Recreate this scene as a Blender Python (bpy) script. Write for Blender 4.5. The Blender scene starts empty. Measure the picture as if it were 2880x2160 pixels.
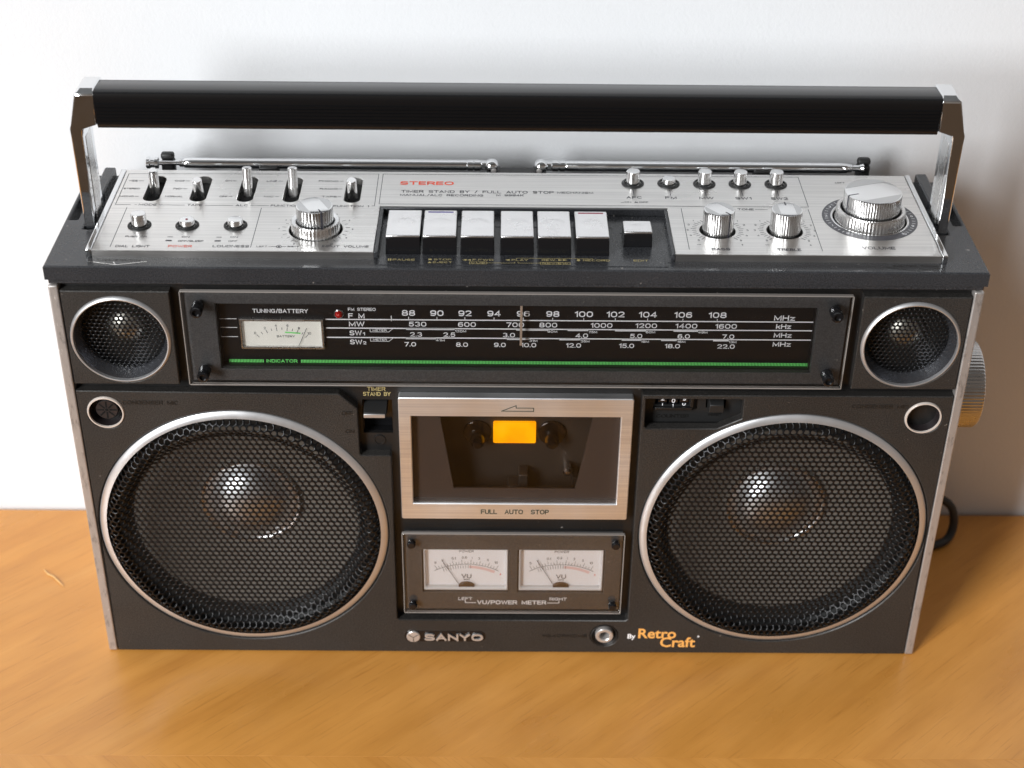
import bpy, bmesh, math, random
from mathutils import Vector
from mathutils.geometry import tessellate_polygon
R = math.radians
random.seed(7)
scene = bpy.context.scene
COL = scene.collection

# ------------------------------------------------------------------ camera, world, lamps, exposure
cam_d = bpy.data.cameras.new('camera'); cam = bpy.data.objects.new('camera', cam_d); COL.objects.link(cam)
cam.location = (-0.01079, -0.73834, 0.68499); cam.rotation_euler = (0.98953, -0.0111, -0.00429)
cam_d.sensor_width = 36.0; cam_d.lens = 4502.376 / 2880 * 36
cam_d.clip_start = 0.01; cam_d.clip_end = 50
cam_d.dof.use_dof = True; cam_d.dof.focus_distance = 0.890; cam_d.dof.aperture_fstop = 7.1
scene.camera = cam

world = bpy.data.worlds.new('World'); scene.world = world; world.use_nodes = True
bg = world.node_tree.nodes['Background']
bg.inputs['Strength'].default_value = 0.31
# the dim room beyond: brown floor below, pale walls round about, darker ceiling
_wt = world.node_tree; _tc0 = _wt.nodes.new('ShaderNodeTexCoord'); _sx = _wt.nodes.new('ShaderNodeSeparateXYZ'); _mr = _wt.nodes.new('ShaderNodeMapRange'); _wr = _wt.nodes.new('ShaderNodeValToRGB')
_wt.links.new(_tc0.outputs['Generated'], _sx.inputs['Vector']); _wt.links.new(_sx.outputs['Z'], _mr.inputs['Value']); _mr.inputs['From Min'].default_value = -1; _mr.inputs['From Max'].default_value = 1
_wt.links.new(_mr.outputs['Result'], _wr.inputs['Fac']); _wt.links.new(_wr.outputs['Color'], bg.inputs['Color'])
_e = _wr.color_ramp.elements; _e.new(0.5); _e.new(0.5)
for _k, (_p, _c) in enumerate(((0.0, (0.24, 0.155, 0.10)), (0.40, (0.26, 0.17, 0.11)), (0.55, (0.74, 0.635, 0.555)), (1.0, (0.24, 0.225, 0.215)))): _e[_k].position = _p; _e[_k].color = (*_c, 1)

def area(name, loc, target, sx, sy, power, color):
    d = bpy.data.lights.new(name, 'AREA'); d.shape = 'RECTANGLE'; d.size = sx; d.size_y = sy
    d.energy = power; d.color = color
    o = bpy.data.objects.new(name, d); COL.objects.link(o); o.location = loc
    o.rotation_euler = (Vector(target) - Vector(loc)).to_track_quat('-Z', 'Y').to_euler()
    return o
area('window_light', (-2.70, -3.15, 2.05), (0.0, 0.05, 0.22), 1.25, 3.20, 318, (0.955, 0.98, 1.0))
area('ceiling_bounce', (-0.3, -0.1, 2.1), (0, 0, 0.2), 2.4, 2.0, 1.5, (0.86, 0.95, 1.0))

vs = scene.view_settings
vs.view_transform = 'Standard'; vs.look = 'None'; vs.gamma = 1; vs.use_curve_mapping = False; vs.exposure = 0.0
scene.cycles.max_bounces = 10; scene.cycles.transparent_max_bounces = 16; scene.cycles.glossy_bounces = 5
scene.cycles.sample_clamp_indirect = 6.0
scene.cycles.use_denoising = True

# ------------------------------------------------------------------ materials
def mat(name, col, rough=0.5, metal=0.0, spec=0.5, coat=0.0, emis=None, estr=0.0):
    m = bpy.data.materials.new(name); m.use_nodes = True
    b = m.node_tree.nodes['Principled BSDF']
    b.inputs['Base Color'].default_value = (*col, 1); b.inputs['Roughness'].default_value = rough
    b.inputs['Metallic'].default_value = metal; b.inputs['Specular IOR Level'].default_value = spec
    if coat: b.inputs['Coat Weight'].default_value = coat; b.inputs['Coat Roughness'].default_value = 0.05
    if emis: b.inputs['Emission Color'].default_value = (*emis, 1); b.inputs['Emission Strength'].default_value = estr
    return m
def nd(m, t, **kw):
    n = m.node_tree.nodes.new(t)
    for k, v in kw.items():
        if hasattr(n, k): setattr(n, k, v)
        else: n.inputs[k].default_value = v
    return n
def lk(m, a, b): m.node_tree.links.new(a, b)
def noise(m, scale, detail=4, rough=0.6, vec=None):
    n = nd(m, 'ShaderNodeTexNoise'); n.inputs['Scale'].default_value = scale
    n.inputs['Detail'].default_value = detail; n.inputs['Roughness'].default_value = rough
    if vec is not None: lk(m, vec, n.inputs['Vector'])
    return n
def coords(m, scale=(1, 1, 1), rot=(0, 0, 0)):
    t = nd(m, 'ShaderNodeTexCoord'); p = nd(m, 'ShaderNodeMapping')
    p.inputs['Scale'].default_value = scale; p.inputs['Rotation'].default_value = rot
    lk(m, t.outputs['Object'], p.inputs['Vector']); return p.outputs['Vector']
def ramp(m, fac, stops):
    r = nd(m, 'ShaderNodeValToRGB'); e = r.color_ramp.elements
    while len(e) < len(stops): e.new(0.5)
    for i, (p, c) in enumerate(stops): e[i].position = p; e[i].color = (*c, 1) if len(c) == 3 else c
    lk(m, fac, r.inputs['Fac']); return r.outputs['Color']
def bump(m, h, strength, dist):
    b = nd(m, 'ShaderNodeBump'); b.inputs['Strength'].default_value = strength; b.inputs['Distance'].default_value = dist
    lk(m, h, b.inputs['Height']); lk(m, b.outputs['Normal'], bsdf(m).inputs['Normal']); return b
def bsdf(m): return m.node_tree.nodes['Principled BSDF']
def rng(m, fac, lo, hi):
    n = nd(m, 'ShaderNodeMapRange'); n.inputs['To Min'].default_value = lo; n.inputs['To Max'].default_value = hi
    n.inputs['From Min'].default_value = 0.3; n.inputs['From Max'].default_value = 0.7
    lk(m, fac, n.inputs['Value']); return n.outputs['Result']

def paint(name, dark, light, rough, metal, grain=0.25, gdist=0.00025, dust=0.5):
    m = mat(name, dark, rough, metal); v = coords(m)
    n = noise(m, 1500, 2, 0.6, v); n2 = noise(m, 22, 5, 0.65, v); n3 = noise(m, 300, 2, 0.5, v); n4 = noise(m, 9, 4, 0.6, v)
    c = ramp(m, n.outputs['Fac'], [(0.35, dark), (0.68, light)])
    t = ramp(m, n4.outputs['Fac'], [(0.3, (0.80, 0.80, 0.80)), (0.7, (1.14, 1.13, 1.12))])
    x = nd(m, 'ShaderNodeMix', data_type='RGBA', blend_type='MULTIPLY'); x.inputs[0].default_value = 1; lk(m, c, x.inputs[6]); lk(m, t, x.inputs[7])
    k = nd(m, 'ShaderNodeMath', operation='MULTIPLY'); lk(m, ramp(m, n3.outputs['Fac'], [(0.735, (0, 0, 0)), (0.775, (1, 1, 1))]), k.inputs[0]); k.inputs[1].default_value = dust
    y = nd(m, 'ShaderNodeMix', data_type='RGBA'); lk(m, k.outputs[0], y.inputs[0]); lk(m, x.outputs[2], y.inputs[6]); y.inputs[7].default_value = (0.36, 0.33, 0.30, 1)
    lk(m, y.outputs[2], bsdf(m).inputs['Base Color']); lk(m, rng(m, n2.outputs['Fac'], rough - 0.08, rough + 0.10), bsdf(m).inputs['Roughness'])
    bump(m, n.outputs['Fac'], grain, gdist); return m
def brushed(name, col, rough, axis=0, streak=0.10):
    m = mat(name, col, rough, 1.0); s = [900, 900, 900]; s[axis] = 7; v = coords(m, tuple(s))
    n = noise(m, 1.0, 5, 0.7, v); n2 = noise(m, 18, 4, 0.55, coords(m))
    a = tuple(c * (1 - streak * 1.6) for c in col); b = tuple(min(1, c * (1 + streak)) for c in col)
    lk(m, ramp(m, n.outputs['Fac'], [(0.3, a), (0.7, b)]), bsdf(m).inputs['Base Color'])
    lk(m, rng(m, n2.outputs['Fac'], rough - 0.05, rough + 0.07), bsdf(m).inputs['Roughness'])
    bump(m, n.outputs['Fac'], 0.12, 0.0001); return m
def chrome(name, col=(0.82, 0.83, 0.84), rough=0.07):
    m = mat(name, col, rough, 1.0); n = noise(m, 90, 5, 0.65, coords(m))
    lk(m, rng(m, n.outputs['Fac'], rough - 0.03, rough + 0.10), bsdf(m).inputs['Roughness']); return m
def clear(name, tint=(1, 1, 1), ior=1.49, rough=0.02, dust=0.0):
    m = bpy.data.materials.new(name); m.use_nodes = True; nt = m.node_tree; nt.nodes.remove(nt.nodes['Principled BSDF'])
    t = nd(m, 'ShaderNodeBsdfTransparent'); t.inputs['Color'].default_value = (*tint, 1)
    g = nd(m, 'ShaderNodeBsdfGlossy'); g.inputs['Roughness'].default_value = rough; g.inputs['Color'].default_value = (1, 1, 1, 1)
    f = nd(m, 'ShaderNodeFresnel'); f.inputs['IOR'].default_value = ior
    x = nd(m, 'ShaderNodeMixShader'); lk(m, f.outputs['Fac'], x.inputs['Fac']); lk(m, t.outputs[0], x.inputs[1]); lk(m, g.outputs[0], x.inputs[2])
    out = x.outputs[0]
    if dust:
        n = noise(m, 420, 3, 0.75, coords(m)); n2 = noise(m, 28, 3, 0.6, coords(m))
        mu = nd(m, 'ShaderNodeMath', operation='MULTIPLY'); lk(m, ramp(m, n.outputs['Fac'], [(0.69, (0, 0, 0)), (0.76, (1, 1, 1))]), mu.inputs[0])
        lk(m, ramp(m, n2.outputs['Fac'], [(0.40, (0.1,) * 3), (0.70, (dust,) * 3)]), mu.inputs[1])
        d = nd(m, 'ShaderNodeBsdfDiffuse'); d.inputs['Color'].default_value = (0.75, 0.70, 0.64, 1)
        y = nd(m, 'ShaderNodeMixShader'); lk(m, mu.outputs[0], y.inputs['Fac']); lk(m, out, y.inputs[1]); lk(m, d.outputs[0], y.inputs[2]); out = y.outputs[0]
    lk(m, out, nt.nodes['Material Output'].inputs['Surface']); return m

PANEL = paint('charcoal_metallic_paint', (0.0175, 0.0165, 0.0155), (0.062, 0.0580, 0.0545), 0.43, 0.30, 0.4)
LID = paint('charcoal_moulded_plastic', (0.019, 0.020, 0.0225), (0.048, 0.050, 0.055), 0.22, 0.0, 0.18)
BASE = paint('black_moulded_plastic', (0.005, 0.0048, 0.0048), (0.014, 0.0132, 0.0128), 0.42, 0.0)
FRAME = paint('brown_grey_metallic_paint', (0.056, 0.055, 0.056), (0.098, 0.096, 0.097), 0.42, 0.1, 0.12, 0.00025, 0.25)
BLACK = mat('black_gloss_plastic', (0.008, 0.008, 0.009), 0.13)
MATTE = mat('black_matte_plastic', (0.012, 0.012, 0.012), 0.5)
VOID = mat('dark_interior_plastic', (0.006, 0.006, 0.006), 0.8, spec=0.2)
GRILLE = mat('black_painted_steel', (0.004, 0.004, 0.0045), 0.26, spec=0.28)
ALU = brushed('brushed_aluminium', (0.80, 0.785, 0.765), 0.30, 0)
ALUDOOR = brushed('brushed_champagne_aluminium', (0.90, 0.91, 0.95), 0.47, 0)
ALUTURN = mat('turned_aluminium', (0.84, 0.84, 0.84), 0.22, 1.0)
RING = mat('satin_speaker_trim', (0.64, 0.64, 0.65), 0.38, 0.8)
_n = noise(RING, 35, 5, 0.7, coords(RING)); lk(RING, rng(RING, _n.outputs['Fac'], 0.32, 0.48), bsdf(RING).inputs['Roughness'])
CHROME = chrome('chrome_plating'); SATIN = chrome('satin_chrome_plating', (0.72, 0.71, 0.70), 0.24)
TRIM = mat('worn_silver_trim', (0.44, 0.41, 0.39), 0.42, 0.55)
_n = noise(TRIM, 240, 4, 0.8, coords(TRIM, (1, 1, 0.3))); lk(TRIM, ramp(TRIM, _n.outputs['Fac'], [(0.36, (0.30, 0.28, 0.265)), (0.45, (0.44, 0.41, 0.39)), (0.64, (0.46, 0.43, 0.41)), (0.70, (0.80, 0.78, 0.76))]), bsdf(TRIM).inputs['Base Color'])
INK = mat('dark_print_ink', (0.035, 0.034, 0.045), 0.6); WHITE = mat('white_print_ink', (0.92, 0.92, 0.94), 0.5)
REDINK = mat('red_print_ink', (0.80, 0.085, 0.032), 0.5); GOLD = mat('gold_print_ink', (0.46, 0.38, 0.17), 0.5)
GREEN = mat('green_print_ink', (0.20, 0.85, 0.20), 0.5); OLIVE = mat('grey_green_print_ink', (0.05, 0.065, 0.05), 0.6)
EMBOSS = mat('embossed_charcoal', (0.012, 0.011, 0.010), 0.35); BADGE = mat('pale_silver_badge', (0.62, 0.59, 0.57), 0.30, 0.6)
ORANGEINK = mat('orange_decal_ink', (0.85, 0.42, 0.11), 0.45); MAGENTA = mat('dark_red_enamel', (0.22, 0.01, 0.03), 0.4); BLUEINK = mat('violet_blue_enamel', (0.05, 0.04, 0.22), 0.4)
CONE = mat('brown_grey_paper_cone', (0.27, 0.24, 0.205), 0.7); RUBBER = mat('black_rubber', (0.02, 0.02, 0.02), 0.55)
DOME = chrome('polished_dust_cap', (0.92, 0.92, 0.94), 0.35); TDOME = chrome('tweeter_dome_metal', (0.78, 0.76, 0.68), 0.34)
PAPER = mat('white_meter_card', (0.92, 0.92, 0.94), 0.6); CREAM = mat('cream_meter_card', (0.93, 0.91, 0.84), 0.6)
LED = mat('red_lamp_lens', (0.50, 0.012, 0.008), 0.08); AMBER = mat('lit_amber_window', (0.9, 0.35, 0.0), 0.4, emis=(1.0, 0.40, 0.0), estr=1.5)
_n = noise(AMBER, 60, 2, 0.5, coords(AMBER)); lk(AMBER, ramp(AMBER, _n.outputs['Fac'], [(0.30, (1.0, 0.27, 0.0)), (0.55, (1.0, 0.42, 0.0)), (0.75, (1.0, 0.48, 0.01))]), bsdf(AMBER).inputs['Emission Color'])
DIAL = mat('black_dial_card', (0.006, 0.006, 0.007), 0.35); NEEDLE = mat('tan_needle', (0.55, 0.41, 0.31), 0.4, 0.3)
GLASS = clear('clear_acrylic', (1, 1, 1), 1.36, 0.03, 0.10); SMOKE = clear('smoked_acrylic', (0.80, 0.77, 0.75), 1.25, 0.05, 0.30); METERGLASS = clear('meter_window_acrylic', (1, 1, 1), 1.35, 0.03)
WELL = mat('cassette_well_plastic', (0.060, 0.055, 0.050), 0.45)

# ------------------------------------------------------------------ geometry helpers (numbers in millimetres)
MM = 0.001
FRONT = lambda u, v, l: (u, l, v)          # a sheet facing the camera side: l is the depth y
TOP = lambda u, v, l: (u, v, l)            # a sheet facing up: l is the height z
class G:
    def __init__(s): s.v = []; s.f = []
    def add(s, vs, fs):
        n = len(s.v); s.v += vs; s.f += [tuple(i + n for i in f) for f in fs]; return s
    def box(s, x0, x1, y0, y1, z0, z1):
        return s.add([(x, y, z) for x in (x0, x1) for y in (y0, y1) for z in (z0, z1)],
                     [(0, 1, 3, 2), (4, 6, 7, 5), (0, 4, 5, 1), (2, 3, 7, 6), (0, 2, 6, 4), (1, 5, 7, 3)])
    def loft(s, rings, cap0=True, cap1=True, closed=True):
        n = len(rings[0]); vs = [p for r in rings for p in r]; fs = []
        for i in range(len(rings) - 1):
            for k in range(n if closed else n - 1):
                a = i * n + k; b = i * n + (k + 1) % n; fs.append((a, b, b + n, a + n))
        if cap0: fs.append(tuple(range(n - 1, -1, -1)))
        if cap1: fs.append(tuple(range((len(rings) - 1) * n, len(rings) * n)))
        return s.add(vs, fs)
    def lathe(s, prof, c, axis='z', n=48, flute=0.0, nf=0, frange=None):
        rings = []
        for r, h in prof:
            ring = []
            for k in range(n):
                a = 2 * math.pi * k / n; rr = r
                if flute and frange[0] <= h <= frange[1] and r > frange[2]: rr = r - (flute if (k * nf * 2 // n) % 2 else 0)
                x, y = rr * math.cos(a), rr * math.sin(a)
                if axis == 'z': ring.append((c[0] + x, c[1] + y, c[2] + h))
                elif axis == 'y': ring.append((c[0] + x, c[1] + h, c[2] + y))
                else: ring.append((c[0] + h, c[1] + x, c[2] + y))
            rings.append(ring)
        return s.loft(rings, False, False)
    def tube(s, pts, r, n=10):
        pts = [Vector(p) for p in pts]; rings = []; up = None
        for i, p in enumerate(pts):
            t = (pts[min(i + 1, len(pts) - 1)] - pts[max(i - 1, 0)]).normalized()
            if up is None: up = t.orthogonal().normalized()
            up = (up - t * up.dot(t)).normalized(); w = t.cross(up)
            rr = r[i] if isinstance(r, (list, tuple)) else r
            rings.append([tuple(p + (up * math.cos(2 * math.pi * k / n) + w * math.sin(2 * math.pi * k / n)) * rr) for k in range(n)])
        return s.loft(rings)
    def slab(s, outer, holes, l0, l1, mp, bev=0.4, back=True):
        sg = 1 if l1 > l0 else -1
        outer = ccw(outer); holes = [ccw(h) for h in holes]
        ins = [offset(outer, bev)] + [offset(h, -bev) for h in holes] if bev else [outer] + holes
        org = [outer] + holes
        tri = tessellate_polygon([[Vector((x, y, 0)) for x, y in p] for p in ins])
        flat = [q for p in ins for q in p]; s.add([mp(x, y, l0) for x, y in flat], [tuple(t) for t in tri])
        for a, b in zip(ins, org):
            rr = [[mp(x, y, l0) for x, y in a]] + ([[mp(x, y, l0 + sg * bev) for x, y in b]] if bev else []) + [[mp(x, y, l1) for x, y in b]]
            s.loft(rr, False, False)
        if back:
            tri = tessellate_polygon([[Vector((x, y, 0)) for x, y in p] for p in org])
            flat = [q for p in org for q in p]; s.add([mp(x, y, l1) for x, y in flat], [tuple(t) for t in tri])
        return s
    def flat(s, poly, l, mp): return s.add([mp(x, y, l) for x, y in poly], [tuple(range(len(poly)))])
    def line(s, pts, w, l, mp):
        if len(pts) >= 8: stroke_poly(s, list(pts), w, l, mp); return s
        sg = -0.008 if mp is FRONT else 0.008; l = l - sg
        for (x0, y0), (x1, y1) in zip(pts, pts[1:]):
            l += sg; d = Vector((x1 - x0, y1 - y0)); 
            if d.length < 1e-6: continue
            d.normalize(); n = Vector((-d.y, d.x)) * w / 2; e = d * w / 2 * 0.98
            s.flat([(x0 - n.x - e.x, y0 - n.y - e.y), (x1 - n.x + e.x, y1 - n.y + e.y), (x1 + n.x + e.x, y1 + n.y + e.y), (x0 + n.x - e.x, y0 + n.y - e.y)], l, mp)
        return s
def ccw(p):
    a = sum(p[i][0] * p[(i + 1) % len(p)][1] - p[(i + 1) % len(p)][0] * p[i][1] for i in range(len(p)))
    return list(p) if a > 0 else list(reversed(p))
def offset(p, b):
    out = []; n = len(p)
    for i in range(n):
        a, c, d = Vector(p[i - 1]), Vector(p[i]), Vector(p[(i + 1) % n])
        e1 = (c - a).normalized(); e2 = (d - c).normalized(); n1 = Vector((-e1.y, e1.x)); n2 = Vector((-e2.y, e2.x))
        m = n1 + n2; k = max(0.3, 1 + n1.dot(n2)); out.append(tuple(c + m * (b / k)))
    return out
def circle(x, y, r, n=64): return [(x + r * math.cos(2 * math.pi * k / n), y + r * math.sin(2 * math.pi * k / n)) for k in range(n)]
def rect(x0, x1, y0, y1): return [(x0, y0), (x1, y0), (x1, y1), (x0, y1)]
def rrect(x0, x1, y0, y1, r, n=5):
    o = []
    for cx, cy, a0 in ((x1 - r, y1 - r, 0), (x0 + r, y1 - r, 90), (x0 + r, y0 + r, 180), (x1 - r, y0 + r, 270)):
        o += [(cx + r * math.cos(R(a0 + 90 * k / n)), cy + r * math.sin(R(a0 + 90 * k / n))) for k in range(n + 1)]
    return o
def obj(name, g, material, parent=None, smooth=True, bev=0, seg=2, normals=True, label=None):
    me = bpy.data.meshes.new(name); me.from_pydata([(x * MM, y * MM, z * MM) for x, y, z in g.v], [], g.f)
    if normals:
        bm = bmesh.new(); bm.from_mesh(me); bmesh.ops.remove_doubles(bm, verts=bm.verts, dist=1e-6)
        bmesh.ops.recalc_face_normals(bm, faces=bm.faces); bm.to_mesh(me); bm.free()
    me.materials.append(material)
    if smooth:
        me.polygons.foreach_set('use_smooth', [True] * len(me.polygons)); me.set_sharp_from_angle(angle=R(35))
    o = bpy.data.objects.new(name, me); COL.objects.link(o)
    if parent: o.parent = parent
    if bev:
        md = o.modifiers.new('bevel', 'BEVEL'); md.width = bev * MM; md.segments = seg; md.limit_method = 'ANGLE'; md.angle_limit = R(40)
        md.harden_normals = False
    if label: o['label'] = label
    return o
def thing(name, label, cat, mesh=None):
    o = mesh or bpy.data.objects.new(name, None)
    if not mesh: COL.objects.link(o)
    o['label'] = label; o['category'] = cat; return o

_tc = {}
def _arc(cx, cy, rx, ry, a0, a1, n=None, e=2.5):
    n = n or max(4, int(abs(a1 - a0) / 24)); o = []
    for k in range(n + 1):
        a = R(a0 + (a1 - a0) * k / n); c, q = math.cos(a), math.sin(a)
        o.append((cx + rx * math.copysign(abs(c) ** (2 / e), c), cy + ry * math.copysign(abs(q) ** (2 / e), q)))
    return o
_O = _arc(.5, .5, .5, .5, 0, 360, 20)
STROKES = {
 'A': (1.0, [(0, 0), (.5, 1), (1, 0)], [(.2, .33), (.8, .33)]), 'B': (.92, [(0, 0), (0, 1), (.66, 1)] + _arc(.66, .765, .28, .235, 90, -90) + [(0, .53)], [(.66, .53)] + _arc(.68, .265, .32, .265, 90, -90) + [(0, 0)]),
 'C': (1.0, _arc(.5, .5, .5, .5, 36, 324, 14)), 'D': (1.0, [(0, 0), (0, 1), (.45, 1)] + _arc(.45, .5, .55, .5, 90, -90, 8) + [(0, 0)]),
 'E': (.85, [(1, 1), (0, 1), (0, 0), (1, 0)], [(0, .52), (.88, .52)]), 'F': (.85, [(1, 1), (0, 1), (0, 0)], [(0, .50), (.88, .50)]),
 'G': (1.05, _arc(.5, .5, .5, .5, 36, 345, 14) + [(1, .46), (.58, .46)]), 'H': (1.0, [(0, 0), (0, 1)], [(1, 0), (1, 1)], [(0, .52), (1, .52)]), 'I': (0, [(0, 0), (0, 1)]),
 'J': (.8, [(1, 1), (1, .3)] + _arc(.5, .3, .5, .3, 0, -170)), 'K': (.95, [(0, 0), (0, 1)], [(0, .36), (1, 1)], [(.34, .56), (1, 0)]), 'L': (.8, [(0, 1), (0, 0), (1, 0)]),
 'M': (1.2, [(0, 0), (0, 1), (.5, .12), (1, 1), (1, 0)]), 'N': (1.0, [(0, 0), (0, 1), (1, 0), (1, 1)]), 'O': (1.15, _O), 'P': (.92, [(0, 0), (0, 1), (.64, 1)] + _arc(.64, .72, .36, .28, 90, -90) + [(0, .44)]),
 'R': (.95, [(0, 0), (0, 1), (.64, 1)] + _arc(.64, .73, .36, .27, 90, -90) + [(0, .46)], [(.6, .46), (1, 0)]), 'S': (.98, _arc(.5, .745, .47, .255, 24, 270, 9) + _arc(.5, .245, .5, .245, 90, -156, 9)),
 'T': (1.0, [(0, 1), (1, 1)], [(.5, 1), (.5, 0)]), 'U': (1.0, [(0, 1), (0, .34)] + _arc(.5, .34, .5, .34, 180, 360, 8) + [(1, 1)]), 'V': (1.0, [(0, 1), (.5, 0), (1, 1)]), 'W': (1.5, [(0, 1), (.25, 0), (.5, .95), (.75, 0), (1, 1)]),
 'X': (1.0, [(0, 0), (1, 1)], [(0, 1), (1, 0)]), 'Y': (1.0, [(0, 1), (.5, .46), (1, 1)], [(.5, .46), (.5, 0)]), 'Z': (.95, [(0, 1), (1, 1), (0, 0), (1, 0)]),
 '0': (.95, _O), '1': (.34, [(0, .80), (1, 1), (1, 0)]), '2': (.9, _arc(.5, .71, .48, .29, 165, -35, 8) + [(0, 0), (1, 0)]), '3': (.9, _arc(.48, .755, .45, .245, 150, -90, 8) + _arc(.5, .255, .5, .255, 90, -150, 8)),
 '4': (.95, [(.74, 0), (.74, 1), (0, .28), (1, .28)]), '5': (.9, [(.92, 1), (.14, 1), (.06, .54)] + _arc(.48, .32, .5, .32, 130, -150, 9)), '6': (.9, _arc(.5, .31, .5, .31, 180, 540, 12), [(0, .31)] + _arc(.54, .52, .54, .48, 180, 50, 6)),
 '7': (.85, [(0, 1), (1, 1), (.36, 0)]), '8': (.92, _arc(.5, .75, .44, .25, 0, 360, 12), _arc(.5, .255, .5, .255, 0, 360, 12)), '9': (.9, _arc(.5, .69, .5, .31, 0, 360, 12), [(1, .69)] + _arc(.46, .48, .54, .48, 0, -130, 6)),
 '/': (.5, [(0, -.05), (1, 1.05)]), '-': (.5, [(0, .45), (1, .45)]), '.': (0, [(0, 0), (0, .04)]), '+': (.8, [(0, .5), (1, .5)], [(.5, .1), (.5, .9)]),
 'z': (.75, [(0, .66), (1, .66), (0, 0), (1, 0)]), 'k': (.8, [(0, 0), (0, 1)], [(0, .26), (.95, .66)], [(.35, .42), (1, 0)]), 'r': (.55, [(0, 0), (0, .66)], [(0, .40)] + _arc(.9, .32, .9, .34, 160, 80, 4)), 'e': (.8, [(.02, .33), (1, .33)] + _arc(.5, .33, .5, .33, 0, 315, 10)) }
def stroke_poly(g, pts, t, l, mp):
    closed = (Vector(pts[0]) - Vector(pts[-1])).length < 1e-6
    P = [Vector(p) for p in (pts[:-1] if closed else pts)]
    P = [p for i, p in enumerate(P) if i == 0 or (p - P[i - 1]).length > 1e-5]; n = len(P); vs = []
    for i in range(n):
        d0 = (P[i] - P[i - 1]).normalized() if (i or closed) else None
        d1 = (P[(i + 1) % n] - P[i]).normalized() if (i < n - 1 or closed) else None
        d0 = d0 or d1; d1 = d1 or d0; n0 = Vector((-d0.y, d0.x)); n1 = Vector((-d1.y, d1.x)); m = n0 + n1
        k = max(0.36, 1 + n0.dot(n1)); o = m * (t / 2 / k); p = P[i]
        if not closed and i == 0: p = p - d0 * t * 0.5
        if not closed and i == n - 1: p = p + d0 * t * 0.5
        vs += [mp(p.x + o.x, p.y + o.y, l), mp(p.x - o.x, p.y - o.y, l)]
    m = n if closed else n - 1
    g.add(vs, [(2 * i, 2 * i + 1, (2 * i + 3) % (2 * n), (2 * i + 2) % (2 * n)) for i in range(m)])
def adv(s, gap): return sum((0.75 if c == ' ' else STROKES[c][0]) + gap for c in s) - gap
def glyphs(s):
    if s not in _tc:
        c = bpy.data.curves.new('t', 'FONT'); c.body = s; c.size = 1; c.resolution_u = 3; c.offset = 0.022
        o = bpy.data.objects.new('t', c); me = bpy.data.meshes.new_from_object(o)
        vs = [(v.co.x, v.co.y) for v in me.vertices]; fs = [tuple(p.vertices) for p in me.polygons]
        bpy.data.objects.remove(o); bpy.data.curves.remove(c); bpy.data.meshes.remove(me); _tc[s] = (vs, fs)
    return _tc[s]
def text(s, x0, x1, base, h, l, mp, material, parent, bold=0.0, name='lettering', thick=0.0, round_font=False):
    g = G()
    if round_font:
        vs, fs = glyphs(s); a = min(v[0] for v in vs); b = max(v[0] for v in vs); t = max(v[1] for v in vs)
        g.add([mp(x0 + (x - a) * (x1 - x0) / (b - a), base + y * h / t, l) for x, y in vs], fs)
    else:
        t = h * (0.155 + bold * 2.4); gap = 0.40 if len(s) > 1 else 0; A = adv(s, gap)
        n = len([c for c in s if c != ' ']); u = (x1 - x0 - t) / max(A, 1e-3) if A > 0 else 0
        x = x0 + t / 2; sg = -1 if mp is FRONT else 1; i = 0
        for c in s:
            if c == ' ': x += (0.75 + gap) * u; continue
            w = STROKES[c][0]
            for pl in STROKES[c][1:]:
                stroke_poly(g, [(x + px * w * u, base + t / 2 + py * (h - t)) for px, py in pl], t, l + sg * 0.006 * (i % 4), mp); i += 1
            x += (w + gap) * u
    o = obj(name, g, material, parent, smooth=False, normals=False)
    if thick:
        md = o.modifiers.new('thick', 'SOLIDIFY'); md.thickness = thick * MM; md.offset = 0
    return o
def ctext(s, cx, base, h, l, mp, material, parent, wide=1.25, **k):
    w = max(adv(s, 0.40 if len(s) > 1 else 0) * h * 0.62 * wide, h * 0.16); return text(s, cx - w / 2, cx + w / 2, base, h, l, mp, material, parent, **k)

# ------------------------------------------------------------------ the setting: wall and table
WALLM = mat('white_emulsion_wall', (0.80, 0.80, 0.81), 0.65)
_v = coords(WALLM, (1, 1, 0.35)); _n = noise(WALLM, 60, 6, 0.65, _v); _n2 = noise(WALLM, 420, 3, 0.6, coords(WALLM)); _n3 = noise(WALLM, 5, 3, 0.5, coords(WALLM))
lk(WALLM, ramp(WALLM, _n3.outputs['Fac'], [(0.3, (0.755, 0.768, 0.785)), (0.7, (0.785, 0.797, 0.812))]), bsdf(WALLM).inputs['Base Color'])
_a = nd(WALLM, 'ShaderNodeMath', operation='ADD'); lk(WALLM, _n.outputs['Fac'], _a.inputs[0]); lk(WALLM, _n2.outputs['Fac'], _a.inputs[1])
bump(WALLM, _a.outputs[0], 0.16, 0.0010)
w = obj('wall', G().slab(rect(-1600, 1600, -700, 1900), [], 145, 195, FRONT, 0), WALLM); w['kind'] = 'structure'

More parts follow.
